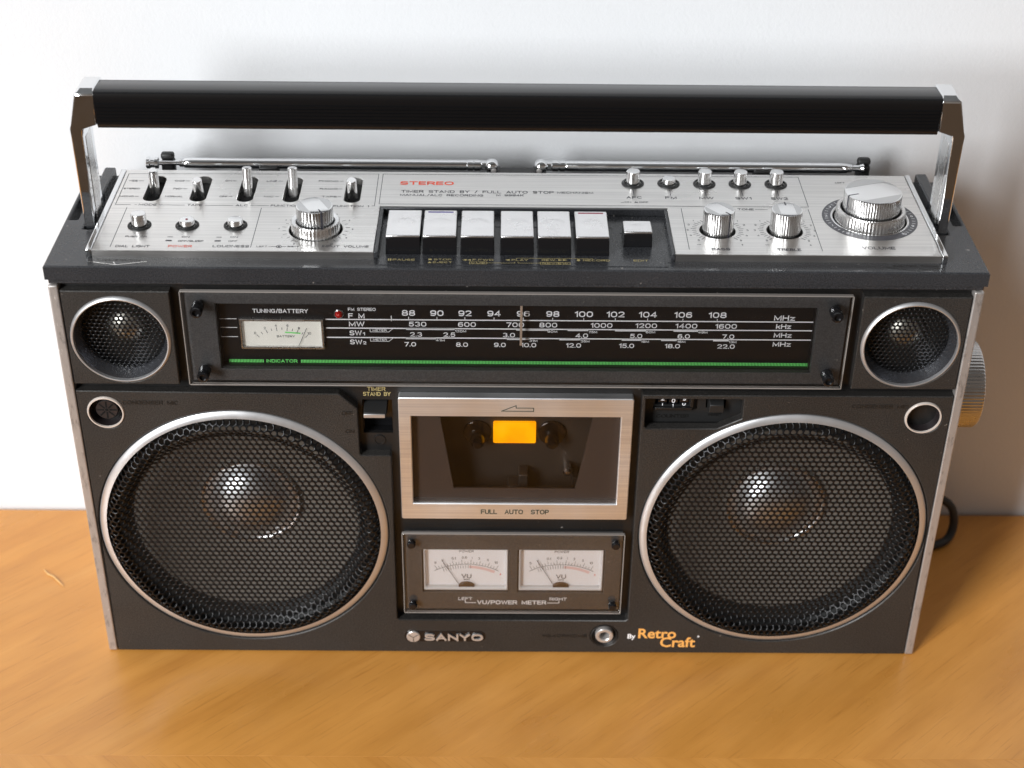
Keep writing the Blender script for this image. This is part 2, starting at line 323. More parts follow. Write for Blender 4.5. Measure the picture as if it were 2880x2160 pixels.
def wood(name, ang, off):
    m = mat(name, (0.5, 0.3, 0.12), 0.30, spec=0.75)
    v = coords(m, (1, 1, 1), (0, 0, ang)); mp = nd(m, 'ShaderNodeMapping'); mp.inputs['Scale'].default_value = (4, 62, 1); mp.inputs['Location'].default_value = (off, off * 2, 0)
    lk(m, v, mp.inputs['Vector']); g = noise(m, 1.0, 6, 0.62, mp.outputs['Vector'])
    mp2 = nd(m, 'ShaderNodeMapping'); mp2.inputs['Scale'].default_value = (22, 620, 1); lk(m, v, mp2.inputs['Vector']); fine = noise(m, 1.0, 4, 0.7, mp2.outputs['Vector'])
    mp3 = nd(m, 'ShaderNodeMapping'); mp3.inputs['Scale'].default_value = (9, 22, 1); lk(m, v, mp3.inputs['Vector']); big = noise(m, 1.0, 4, 0.55, mp3.outputs['Vector'])
    c1 = ramp(m, g.outputs['Fac'], [(0.30, (0.60, 0.250, 0.044)), (0.46, (0.665, 0.292, 0.056)), (0.60, (0.695, 0.312, 0.064)), (0.78, (0.74, 0.355, 0.086))])
    c2 = ramp(m, fine.outputs['Fac'], [(0.33, (0.70, 0.60, 0.48)), (0.43, (1, 1, 1))])
    c3 = ramp(m, big.outputs['Fac'], [(0.30, (0.84, 0.82, 0.79)), (0.66, (1.04, 1.05, 1.08))])
    x = nd(m, 'ShaderNodeMix', data_type='RGBA', blend_type='MULTIPLY'); x.inputs[0].default_value = 0.55; lk(m, c1, x.inputs[6]); lk(m, c2, x.inputs[7])
    y = nd(m, 'ShaderNodeMix', data_type='RGBA', blend_type='MULTIPLY'); y.inputs[0].default_value = 0.9; lk(m, x.outputs[2], y.inputs[6]); lk(m, c3, y.inputs[7])
    lk(m, y.outputs[2], bsdf(m).inputs['Base Color'])
    lk(m, rng(m, big.outputs['Fac'], 0.25, 0.42), bsdf(m).inputs['Roughness']); bump(m, fine.outputs['Fac'], 0.08, 0.0003)
    return m
table = thing('table', 'honey coloured wooden table top under the cassette radio', 'table')
obj('veneer_panel', G().slab(rect(-900, 900, -86.6, 141.5), [], 0, -18, TOP, 0.05), wood('honey_veneer', R(-42), 0.3), table)
obj('edge_band', G().slab(rect(-900, 900, -300, -86.68), [], -0.03, -18, TOP, 0.05), wood('honey_edge_veneer', R(44), 3.1), table)
thing('wood_splinter', 'tiny pale wood splinter lying on the table left of the radio', 'splinter',
      obj('wood_splinter', G().tube([(-308, 77, 0.5), (-304, 72, 0.8), (-300.5, 70.5, 0.5), (-296, 65.5, 0.7), (-291, 60, 0.4)], [0.25, 0.7, 0.55, 0.6, 0.15], 6),
          mat('pale_wood_fibre', (0.72, 0.44, 0.17), 0.6)))

# ------------------------------------------------------------------ the radio cassette recorder
BB = thing('boombox', 'silver and charcoal stereo radio cassette recorder with raised black handle on the table', 'boombox')

# shell behind the front panels
obj('body_shell', G().slab(rect(-243.5, 243.5, 2, 255), [rect(-241, 241, 4.5, 252.5)], 9.0, 126, FRONT, 0).box(-243.5, 243.5, 126.1, 128, 2, 255), BASE, BB)
for x in (-66.5, 66.5): obj('inner_rib', G().box(x - 1, x + 1, 9.2, 60, 4.6, 196), VOID, BB)
obj('inner_shelf', G().box(-240.9, 240.9, 9.2, 60, 196.2, 197.4), VOID, BB)
base_g = G().slab(rect(-246, 246, 0.8, 261), [circle(-157.9, 96, 80, 72), circle(157.9, 96, 80, 72), rect(-58, 58, 117, 178), rect(-86, -69.2, 162.3, 185), circle(-214.6, 226.5, 26), circle(214.6, 226.5, 26), rect(-161.5, 161.5, 207.5, 248), rect(-56, 56, 46, 84), rect(71.4, 127.8, 169.6, 192)], 6, 8.5, FRONT, 0)
base = obj('front_plate', base_g, BASE, BB)
for s in (-1, 1):
    g = G(); x0, x1 = (s * 244.0, s * 249.2)
    g.box(min(x0, x1), max(x0, x1), 0.3, 118, 0.5, 260.0)
    obj('side_trim', g, TRIM, BB, bev=0.9, seg=3)

# lid: the moulded top with a rebate for the keys
lid_poly = [(-250, 0), (250, 0), (250, 109), (-250, 109)]
slots = [rrect(-248.0, -243.2, 53, 100, 0.6, 2), rrect(243.2, 248.0, 54, 100, 0.6, 2), rect(-238.2, -230.2, 42, 69), rect(230.2, 238.2, 43, 69)]
lid = obj('lid', G().slab(lid_poly, slots, 272, 263.8, TOP, 0.7), LID, BB)
obj('lid_step', G().box(-248.6, 248.6, 0.9, 112, 261.0, 264.2), LID, BB, bev=0.5)
obj('rear_shelf', G().box(-246, 246, 112.5, 129, 255.5, 262), BASE, BB, bev=1.5)
for s in (-1, 1):
    g = G(); a, b = sorted((s * 232.5, s * 242)); g.box(a + (0 if s > 0 else 3), b - (3 if s > 0 else 0), 74, 108.5, 271, 277.5)
    obj('handle_rest', g, LID, lid, bev=1.0)

# embossed arrowheads and words on the lid's front edge
for s, x0, xm, x1, word in ((-1, -227, -212, -196.5, 'SUPER-HETERODYNE'), (1, 195.8, 211.5, 227, 'ELECTRIC TUNING')):
    g = G().line([(x0, 5.6), (xm, 2.0), (x1, 5.8)], 0.5, 272.07, TOP).line([(xm, 2.0), (xm - s * -1.6, 5.0)], 0.45, 272.07, TOP)
    obj('engraved_arrow', g, SATIN if s < 0 else EMBOSS, lid)
    text(word, x0 + 4, x1 - 3, 6.2, 1.9, 272.08, TOP, EMBOSS, lid)

# ------------------------------------------------------------------ brushed control plate with key rebate
PZ = 276.4
plate_out = [(-226, 10.2), (-76.6, 10.2), (-76.6, 63.6), (84.0, 63.6), (84.0, 10.2), (226, 10.2), (226, 107.5), (-226, 107.5)]
LEV = [-205.5, -179.4, -153.0, -127.3, -92.9]
holes = [[(x + 4.6 * math.cos(a), 83.5 + (11.3 if math.sin(a) >= 0 else -11.3) + 4.6 * math.sin(a)) for a in [R(k * 360 / 24 + 7.5) for k in range(24)]] for x in LEV]
PB_L = [(-205.7, 38.3, 284.0), (-179.8, 38.7, 280.3), (-153.6, 39.1, 280.5)]
PB_R = [(66.8, 94.6, 284.6), (87.4, 94.6, 280.2), (108.0, 94.6, 284.8), (128.5, 94.6, 284.6), (149.2, 94.6, 284.8)]
holes += [circle(x, y, 5.0, 28) for x, y, z in PB_L + PB_R]
holes += [circle(-109.6, 35.8, 14.6), circle(109.3, 38.0, 9.9, 40), circle(146.1, 38.2, 9.9, 40), circle(195.5, 53.5, 20.3)]
plate = obj('control_plate', G().slab(plate_out, holes, PZ, 271.6, TOP, 0.25), ALU, BB)
obj('plate_underside', G().slab([(-225, 12), (-78, 12), (-78, 66), (85.5, 66), (85.5, 12), (225, 12), (225, 106), (-225, 106)], [], 272.3, 272.05, TOP, 0), VOID, plate)
for s in (-1, 1):
    a, b = sorted((s * 226.15, s * 229.2)); obj('chrome_edge', G().box(a, b, 9.6, 107.6, 271.8, 277.0), CHROME, plate, bev=0.6)

def P(s, x0, x1, y, h=2.0, m=INK, **k): text(s, x0, x1, y, h, PZ + 0.07, TOP, m, plate, **k)
def PL(pts, w=0.32): obj('ruled_line', G().line(pts, w, PZ + 0.06, TOP), INK, plate, smooth=False, normals=False)
PL([(-215.5, 62.9), (-223.8, 62.9), (-223.8, 102), (-79.8, 104), (-79.6, 63.8), (-81, 63.8)])
for a, b in ((-199.5, -185.3), (-174, -158.5), (-148.6, -138.4), (-212, -213)): PL([(a, 62.9), (b, 62.9)])
PL([(-77.3, 104.1), (-77.2, 66.2), (163.6, 66.4), (163.6, 104.6), (-77.3, 104.1)])
PL([(-216.7, 59.5), (-216.7, 13.8)]); PL([(-142.2, 60), (-142.2, 14.2)]); PL([(91.8, 63.5), (91.8, 15.7)]); PL([(163, 63.5), (163, 15)])
for t, a, b in (('MODE', -210.8, -200.9), ('TAPE', -183.9, -175.5), ('ALC', -156.9, -150.1), ('FUNCTION 2', -137.4, -118), ('FUNCTION 1', -102.5, -82.6)): P(t, a, b, 62.0, 2.2)
for t, a, b, y in (('WIDE', -222.2, -217, 92), ('STEREO', -223.2, -214, 82), ('MONO', -223.4, -215.6, 72.4), ('CrO2', -195.8, -190.4, 92.4), ('FeCr', -195.0, -190, 82.4), ('NORMAL', -198, -188, 72.6),
                   ('ON', -167.1, -163.4, 93), ('OFF', -167.5, -163, 73), ('LINE', -143.4, -137.5, 93), ('MIC', -142.5, -137, 73.2), ('PHONO', -113.6, -102.4, 93.6), ('RADIO', -112.1, -102, 83.6), ('TAPE', -110.0, -101.6, 73.8)): P(t, a, b, y, 1.75)
for a, b, y in ((-216.2, -213.8, 92.9), (-214.9, -213, 73.3), (-189.6, -187.6, 93.3), (-189.2, -187.4, 83.2), (-162.7, -161, 93.9), (-162.2, -160.5, 73.9), (-136.6, -134.4, 93.9), (-136, -134.4, 74.1), (-101.4, -99.6, 94.5), (-101.2, -99.6, 84.5), (-100.8, -99.4, 74.7)): PL([(a, y), (b, y)], 0.4)
P('DIAL LIGHT', -214.0, -195.9, 13.4, 2.3); P('POWER', -186.1, -173.5, 13.8, 2.3, REDINK); P('LOUDNESS', -162.5, -143.1, 14.2, 2.3)
P('PUSH ON', -210.9, -199.5, 24.7, 1.7); P('ON', -180.6, -176.5, 24.6, 1.7); P('OFF/SLEEP', -181.9, -168.3, 20.0, 1.7); P('ON', -154.6, -150.5, 24.8, 1.7); P('OFF', -155, -150.2, 20.2, 1.7)
for x in (-186.8, -160.6):
    PL([(x - 1.2, 25.4), (x + 1.2, 25.4)], 0.5); PL([(x - 1.1, 21.2), (x + 0.9, 21.2)], 1.3)
P('LEFT', -139.2, -133.4, 14.6, 1.5); P('RIGHT', -122.8, -116.6, 14.8, 1.5); PL([(-132.6, 15.3), (-128.6, 15.3)]); PL([(-126, 15.4), (-123.4, 15.4)])
obj('balance_mark', G().slab(circle(-127.3, 15.4, 1.5, 16), [circle(-127.3, 15.4, 1.15, 16)], PZ + 0.08, PZ + 0.04, TOP, 0).slab(circle(-127.3, 15.4, 0.6, 12), [], PZ + 0.08, PZ + 0.04, TOP, 0), INK, plate)
P('INPUT VOLUME', -104.4, -79.5, 15.0, 2.2)
P('STEREO', -66.9, -36.1, 90.6, 4.4, REDINK, bold=0.025); P('TIMER STAND BY / FULL AUTO STOP', -65.7, 21.0, 80.6, 3.1); P('MECHANISM', 23.0, 43.4, 80.9, 2.3)
P('MANUAL/ALC RECORDING', -66.1, -19.0, 76.4, 2.5); P('M 9994K', -11.7, 3.9, 77.0, 2.4)
for t, a, b in (('AFC', 62.0, 70.8), ('FM', 84.0, 90.5), ('MW', 103.3, 111.5), ('SW1', 123.7, 132.9), ('SW2', 144.0, 153.5)):
    P(t, a, b, 75.3, 2.9, bold=0.004); c = (a + b) / 2 + 0.1; PL([(c, 86.5), (c, 79.8)], 0.35)
P('ON / OFF', 60.6, 74.0, 70.0, 1.7); PL([(58.7, 70.4), (60.1, 70.4)], 0.4); PL([(66.9, 70.6), (67.7, 70.6)], 0.9)
P('TONE', 123.3, 132.4, 62.0, 2.2); PL([(118.2, 63), (122, 63)]); PL([(133.4, 63), (140, 63)])
P('BASS', 103.9, 113.6, 15.0, 2.6, bold=0.004); P('TREBLE', 139.0, 151.7, 15.0, 2.6, bold=0.004); P('VOLUME', 184.9, 202.7, 17.4, 3.0, bold=0.004); P('LEFT', 184, 189.6, 96.8, 1.6)
for cx, cy in ((109.3, 38.0), (146.1, 38.2)):
    g = G()
    for k in range(-15, 16):
        if abs(k) < 4: continue
        a = R(90 - k * 9.2); r0, r1 = 11.8, (14.4 if k % 3 == 0 else 13.8); g.line([(cx + r0 * math.cos(a), cy + r0 * math.sin(a)), (cx + r1 * math.cos(a), cy + r1 * math.sin(a))], 0.34, PZ + 0.06, TOP)
    obj('tick_scale', g, INK, plate, smooth=False, normals=False)
    for n, a in ((1, 42), (2, 22), (3, 0), (4, -22), (5, -46)):
        for s in (-1, 1):
            aa = R(a if s > 0 else 180 - a); ctext(str(n), cx + 16.4 * math.cos(aa), cy + 16.4 * math.sin(aa) - 0.8, 1.7, PZ + 0.07, TOP, INK, plate)
    ctext('+', cx + 11.6, cy - 17.6, 1.9, PZ + 0.07, TOP, INK, plate); PL([(cx - 12.6, cy - 16.7), (cx - 10.8, cy - 16.7)], 0.4)
g = G()
for k in range(21):
    a = R(230 - k * 14); g.line([(-109.6 + 16.4 * math.cos(a), 35.8 + 16.4 * math.sin(a)), (-109.6 + (17.8 if k % 2 else 18.4) * math.cos(a), 35.8 + (17.8 if k % 2 else 18.4) * math.sin(a))], 0.3, PZ + 0.06, TOP)
obj('tick_scale', g, INK, plate, smooth=False, normals=False)
for k in range(0, 11):
    a = R(240 - k * 30); ctext(str(k), -109.6 + 20 * math.cos(a), 35.8 + 20 * math.sin(a) - 0.6, 1.2, PZ + 0.07, TOP, INK, plate)
DISC = mat('slate_scale_print', (0.075, 0.075, 0.085), 0.30)
obj('volume_scale', G().slab(circle(195.5, 53.5, 26.2), [circle(195.5, 53.5, 21.6)], PZ + 0.12, PZ + 0.03, TOP, 0), DISC, plate)
obj('scale_trim', G().slab(circle(195.5, 53.5, 21.5), [circle(195.5, 53.5, 20.5)], PZ + 0.45, PZ + 0.02, TOP, 0.2), ALUTURN, plate)
g = G()
for k in range(41):
    a = R(230 - k * 280 / 40)
    if k % 4: g.line([(195.5 + 23.2 * math.cos(a), 53.5 + 23.2 * math.sin(a)), (195.5 + 24.8 * math.cos(a), 53.5 + 24.8 * math.sin(a))], 0.3, PZ + 0.2, TOP)
    else: ctext(str(k // 4), 195.5 + 23.9 * math.cos(a), 53.5 + 23.9 * math.sin(a) - 1.0, 2.0, PZ + 0.2, TOP, WHITE, plate, name='scale_number')
obj('scale_tick', g, WHITE, plate, smooth=False, normals=False)

# levers
for x, yb, zb, yt, zt in zip(LEV, (83.5, 80.5, 83.0, 83.0, 80.5), (266, 267, 266, 266, 267), (83.0, 74.0, 87.0, 87.2, 75.0), (288.0, 286.6, 288.4, 288.4, 286.8)):
    a = Vector((x, yb, zb)); b = Vector((x, yt, zt)); d = (b - a).normalized(); tip = b - d * 0.5
    lv = obj('lever', G().tube([a, tip, b], [2.75, 2.75, 2.3], 24), ALUTURN, BB)
for x, y, z in PB_L + PB_R:
    r = 4.15 if x < 0 else 3.85
    bt = obj('push_button', G().lathe([(r, 0), (r, z - 270 - 0.7), (r - 0.25, z - 270 - 0.2), (r - 0.7, z - 270), (0, z - 270 - 0.15)], (x, y, 270), 'z', 36), ALUTURN, BB)
    obj('collar', G().lathe([(5.1, -2), (5.1, 0.9), (5.5, 1.1), (6.4, 0.5), (6.5, 0.02)], (x, y, PZ), 'z', 36), MATTE, bt)
obj('power_dot', G().lathe([(0.7, 0), (0.7, 0.1), (0, 0.15)], (-179.8, 38.7, 280.3), 'z', 12), MAGENTA, BB)

def knob(name, x, y, z0, z1, r, nf, mark, parent=BB, bow=True, label=None):
    g = G().lathe([(r - 0.4, 0), (r, 0.4), (r, z1 - z0 - 0.9), (r - 0.15, z1 - z0 - 0.3), (r - 0.6, z1 - z0), (r * 0.4, z1 - z0), (0, z1 - z0)], (x, y, z0), 'z', nf * 4, 0.32, nf, (0.3, z1 - z0 - 0.8, r - 0.05))
    o = obj(name, g, ALUTURN, parent, label=label)
    a = R(mark); c, s = math.cos(a), math.sin(a)
    g = G().line([(x + c * r * 0.62, y + s * r * 0.62), (x + c * (r - 0.2), y + s * (r - 0.2))], 0.75, z1 + 0.03, TOP)
    d = G().box(-0.4, 0.4, -0.15, 0.15, z0 + 0.6, z1 - 0.4); d.v = [(x + c * (r + 0.0 + py) - s * px, y + s * (r + 0.0 + py) + c * px, pz) for px, py, pz in d.v]
    obj('pointer', g.add(d.v, d.f), INK, o)
    # two polished segments either side of a raised matt band
    for side in (-1, 1):
        th0 = math.acos(0.55); seg = [(x + (r - 0.7) * math.cos(a + side * math.pi / 2 + t), y + (r - 0.7) * math.sin(a + side * math.pi / 2 + t)) for t in [(-1 + 2 * k / 14) * th0 for k in range(15)]]
        obj('cap_facet', G().flat(seg, z1 + 0.04, TOP), SEG, o, smooth=False)
    return o
SEG = mat('polished_knob_facet', (0.55, 0.55, 0.55), 0.12, 1.0)
kn = knob('input_knob', -109.6, 35.6, 274, 291.0, 10.0, 36, -62)
obj('balance_ring', G().lathe([(10.6, 0), (13.1, 0), (13.2, 0.4), (13.2, 8.0), (12.7, 8.6), (11.2, 8.6), (10.6, 8.2), (10.6, 0.1)], (-109.6, 35.6, 273.5), 'z', 160, 0.3, 40, (0.3, 8.1, 13.1)), ALUTURN, kn)
knob('bass_knob', 109.3, 37.6, 272.4, 289.6, 8.45, 38, -52); knob('treble_knob', 146.1, 37.8, 272.4, 289.6, 8.45, 38, 92)
kn = knob('volume_knob', 195.5, 53.2, 280, 293.2, 15.7, 66, 200)
obj('volume_ring', G().lathe([(16.6, 0), (19.2, 0), (19.3, 0.4), (19.3, 3.5), (19.0, 3.8), (19.0, 9.2), (18.7, 9.8), (18.4, 10.2), (17.2, 10.2), (16.6, 9.7), (16.6, 0.1)], (195.5, 53.3, 273.0), 'z', 240, 0.3, 60, (0.3, 9.3, 18.9)), SATIN, kn)

# ------------------------------------------------------------------ key rebate, piano keys
reb = obj('key_rebate', G().slab(rect(-76.2, 83.6, 9.0, 63.2), [rect(-72.5, 52, 15.5, 48), rect(56.2, 74.0, 24.5, 41.5)], 272.25, 270.5, TOP, 0), LID, BB)
obj('rebate_wall', G().box(-76.3, 83.7, 61.9, 63.45, 272.3, 276.2).box(-76.45, -74.2, 10.4, 61.8, 272.3, 276.2).box(82.0, 83.85, 10.4, 61.8, 272.3, 276.2), LID, reb, bev=0.3)
obj('label_strip', G().slab(rect(-73.6, 80.0, 3.9, 12.4), [], 272.33, 272.02, TOP, 0.15), LID, reb)
kx = [(-70.3, -52.2), (-50.7, -32.9), (-30.4, -12.7), (-9.1, 8.5), (10.8, 28.5), (31.1, 48.8)]
def keymesh(x0, x1, y0, y1, z0, z1):
    g = G(); e = (z1 - z0) * 0.035
    g.loft([[(x0 - e, y0 - 2 * e, z0), (x1 + e, y0 - 2 * e, z0), (x1 + e, y1 + e, z0), (x0 - e, y1 + e, z0)],
            [(x0, y0, z1 - 0.6), (x1, y0, z1 - 0.6), (x1, y1, z1 - 0.6), (x0, y1, z1 - 0.6)],
            [(x0 + 0.15, y0 + 0.15, z1), (x1 - 0.15, y0 + 0.15, z1), (x1 - 0.15, y1 - 0.15, z1), (x0 + 0.15, y1 - 0.15, z1)]])
    return g
def finger_dish(x, y, z, rx, ry):
    g = G(); rings = []
    for f, h in ((1, 0.02), (0.9, 0.12), (0.72, 0.20), (0.4, 0.25)): rings.append([(x + rx * f * math.cos(2 * math.pi * k / 32), y + ry * f * math.sin(2 * math.pi * k / 32), z + h) for k in range(32)])
    return g.loft(rings, False, True)
KEYM = chrome('silvered_key_plating', (0.86, 0.85, 0.85), 0.20)
for i, (x0, x1) in enumerate(kx):
    k = obj('transport_key', keymesh(x0, x1, 16.7, 46.3, 266, 281.9), BLACK, BB, bev=0.3)  # black body paints in the dark reflection on the chrome key front
    obj('key_cap', keymesh(x0, x1, 16.6, 46.4, 281.7, 283), KEYM, k, bev=0.45)
    obj('finger_rise', finger_dish((x0 + x1) / 2, 31.0, 282.95, 6.9, 6.4), KEYM, k)
    if i in (1, 5): obj('colour_stripe', G().box(x0 + 2, x1 - 2, 43.6, 44.6, 282.9, 283.12), BLUEINK if i == 1 else MAGENTA, k)
k = obj('edit_key', keymesh(57.4, 72.6, 26.5, 39.5, 264, 279.9), BLACK, BB, bev=0.3)  # same black body, colouring in the dark reflection of a chrome front
obj('key_cap', keymesh(57.4, 72.6, 26.4, 39.6, 279.7, 281), KEYM, k, bev=0.45)
obj('finger_rise', finger_dish(65, 32.4, 280.9, 5, 3.4), KEYM, k)
KL = 272.40
def K(s, a, b, y, h=1.9): text(s, a, b, y, h, KL, TOP, GOLD, reb)
K('PAUSE', -66.4, -54.7, 8.4); K('STOP', -44.6, -35.3, 9.0, 1.7); K('EJECT', -45.0, -34.8, 6.0, 1.7); K('F.FWD', -24.0, -12.9, 8.8); K('CUE', -24.8, -17.2, 5.7, 1.6)
K('PLAY', -3.2, 5.6, 9.0); K('REW.', 12.9, 20.6, 9.2); K('REVIEW', 13.0, 26.9, 5.7, 1.6); K('RECORD', 34.8, 49.1, 9.2); K('EDIT', 61.8, 69.6, 9.3)
g = G().line([(-68.6, 10.2), (-68.6, 8.5)], 0.6, KL, TOP).line([(-67.5, 10.2), (-67.5, 8.5)], 0.6, KL, TOP).flat(rect(-47.4, -45.7, 9.2, 10.6), KL, TOP).flat([(-47.8, 6.0), (-45.6, 6.0), (-46.7, 7.6)], KL, TOP)
for a, b, y, d in ((-29.5, -27.2, 9.6, -1), (-27.2, -24.9, 9.6, -1), (-6.8, -4.2, 9.9, -1), (21.6, 24.1, 10.2, 1), (24.1, 26.6, 10.2, 1)):
    g.flat([(a, y), (b, y + 0.9), (b, y - 0.9)] if d < 0 else [(b, y), (a, y + 0.9), (a, y - 0.9)], KL, TOP)
g.flat(circle(32.4, 10.2, 0.95, 14), KL, TOP)
g.line([(-25.6, 7.6), (-16.4, 7.6), (-16.4, 5.4), (-25.6, 5.4), (-25.6, 7.6)], 0.25, KL, TOP).line([(12.0, 7.6), (27.8, 7.6), (27.8, 5.4), (12.0, 5.4), (12.0, 7.6)], 0.25, KL, TOP)
g.line([(-16.4, 6.6), (-1.5, 6.6), (-1.5, 7.8)], 0.25, KL, TOP).line([(12, 6.6), (0.2, 6.6), (0.2, 7.8)], 0.25, KL, TOP).line([(-0.6, 11.2), (-0.6, 11.9), (40, 11.9), (40, 11.3)], 0.25, KL, TOP)
obj('transport_symbol', g, GOLD, reb, smooth=False, normals=False)
obj('ruled_line', G().line([(-75.3, 12.2), (-75.3, 4.0)], 0.3, KL, TOP).line([(78.6, 12.2), (78.6, 4.2)], 0.3, KL, TOP), MATTE, reb, smooth=False, normals=False)

# ------------------------------------------------------------------ carrying handle
HX = 237.0
hd = None
for s in (-1, 1):
    def ring(y, x_in, x_out, z): return [(s * x_in, y, z)]
    y0, y1 = 43.6, 66.0
    prof = [(231.2, 237.0, 262), (231.0, 237.2, 300), (230.9, 237.4, 326), (230.0, 237.5, 330.5), (222.5, 236.6, 333), (222.2, 232.6, 350.0), (222.4, 230.6, 352.4)]
    g = G(); rings = []
    for i, (xi, xo, z) in enumerate(prof):
        f0, f1 = (y0, y1) if i < 6 else (47.0, 62.5)
        if i == 5: f0, f1 = 43.9, 65.2
        rings.append([(s * xi, f0, z), (s * xo, f0, z), (s * xo, f1, z), (s * xi, f1, z)])
    g.loft(rings); arm = obj('handle_arm', g, CHROME, BB, bev=0.8, seg=2)
    a, b = sorted((s * 230.75, s * 231.15)); obj('arm_inlay', G().box(a, b, 49, 60.5, 276, 324), SATIN, arm, bev=0.1)
sec = [(44.2, 331.2), (43.3, 333.6)]
for k in range(6): z = 334.6 + k * 1.9; sec += [(43.4, z), (42.5, z + 0.5), (42.5, z + 0.8), (43.4, z + 1.1)]
sec += [(43.3, 348.6), (43.8, 350.6), (45.2, 351.8), (47.0, 352.1), (60.0, 351.6), (63.2, 350.2), (65.2, 346.5), (65.8, 341), (64.8, 334), (61, 330.8), (54, 330.0), (47, 330.2)]
obj('handle_grip', G().loft([[(x, y, z) for y, z in sec] for x in (-222.3, 222.3)]), mat('black_vinyl_grip', (0.005, 0.005, 0.0055), 0.22, spec=0.55), BB)

# ------------------------------------------------------------------ telescopic antennas
for s in (-1, 1):
    Y, Z = 117.0, 276.4
    xs = (lambda x: (s * x, Y, Z))
    end = 216.5 if s < 0 else 203.5
    prof = [(20.5, 2.0), (21, 3.3), (24.5, 3.3), (25, 2.7), (25.6, 3.3), (28.5, 3.3), (29, 2.8), (29.6, 3.1), (190, 3.05), (194, 2.9), (195, 2.2), (195.6, 2.6), (196.2, 2.1), (196.8, 2.5), (197.4, 1.5), (end - 7.4, 1.5)]
    ant = obj('antenna', G().tube([xs(x) for x, r in prof], [r for x, r in prof], 20), CHROME, BB)
    tip = [(end - 7.2, 1.6), (end - 7, 3.4), (end - 5.2, 3.5), (end - 4.6, 2.9), (end - 2.6, 2.9), (end - 2, 3.5), (end - 0.3, 3.5), (end, 3.2)] if s < 0 else [(end - 6, 1.7), (end - 3, 1.9), (end - 1, 2.8), (end, 3.2), (end + 0.4, 3.0)]
    obj('tip', G().tube([xs(x) for x, r in tip], [r for x, r in tip], 20), CHROME, ant)
    g = G().lathe([(0, -4.2), (2.2, -3.8), (3.7, -2.4), (4.3, 0), (3.7, 2.4), (2.2, 3.8), (0, 4.2)], (s * 14.5, Y - 0.5, Z), 'y', 24)
    g.box(min(s * 14, s * 21), max(s * 14, s * 21), Y - 2.2, Y + 2.2, Z - 2.4, Z + 2.4)
    obj('swivel_joint', g, CHROME, ant, bev=0.6)
    g = G().lathe([(1.7, 0), (1.7, -0.4), (1.2, -0.9), (0, -1.0)], (s * 13.4, Y - 3.9, Z - 1.3), 'y', 16)
    sc_ = obj('screw', g, BADGE, ant); 
    obj('swivel_base', G().box(min(s * 9.5, s * 17.5), max(s * 9.5, s * 17.5), Y - 3.5, Y + 5, 262.2, Z - 2.6), BASE, ant, bev=0.8)
    obj('antenna_clip', G().box(min(s * 139.5, s * 150.5), max(s * 139.5, s * 150.5), Y - 5.2, Y + 4.5, 262.2, 276.2), MATTE, BB, bev=0.8)
    a, b = sorted((s * 200.6, s * 208.4)); obj('antenna_cradle', G().box(a, b, Y + 0.5, Y + 7, 262.2, 277.5).box(a, b, Y + 1, Y + 6, 277.4, 281.5), MATTE, BB, bev=1.6, seg=3)
obj('rear_rail', G().box(-11, 11, 112.6, 121, 262.2, 273.5), BASE, BB, bev=1)

# ------------------------------------------------------------------ lower front panel
WX, WZ = 157.9, 96.0
low = [(-243.4, 1.0), (243.4, 1.0), (243.4, 193.4), (70.4, 193.0), (70.4, 28.5), (69, 27.1), (-69, 27.1), (-70.4, 28.5), (-70.4, 149.6), (-71.4, 150.6), (-87.2, 150.6), (-88.2, 151.6), (-88.3, 182.6), (-97.8, 192.0), (-98.6, 192.4), (-243.4, 193.4)]
cwin = [(72.4, 190.4), (72.4, 171.6), (73.6, 170.4), (113.2, 170.6), (126.6, 177.4), (127.0, 178.4), (127.0, 190.4)]
lh = [circle(-WX, WZ, 84.9, 96), circle(WX, WZ, 84.9, 96), circle(-228.6, 178.9, 10.6, 40), circle(228.6, 178.9, 10.6, 40), cwin, circle(56.6, 15.0, 8.6, 36)]
lower = obj('lower_panel', G().slab(low, lh, 0, 5.9, FRONT, 0.5), PANEL, BB)
def L(s, a, b, z, h, m=EMBOSS, **k): text(s, a, b, z, h, -0.12, FRONT, m, lower, thick=0.2, **k)
L('CONDENSER MIC', -218.5, -187.7, 184.6, 2.6); L('CONDENSER MIC', 187.3, 218.8, 185.4, 2.4); L('OFF', -97.2, -91, 178.4, 2.6); L('ON', -95.5, -90.6, 166.2, 2.4); L('HEADPHONE', 18.3, 46.0, 13.6, 2.2)

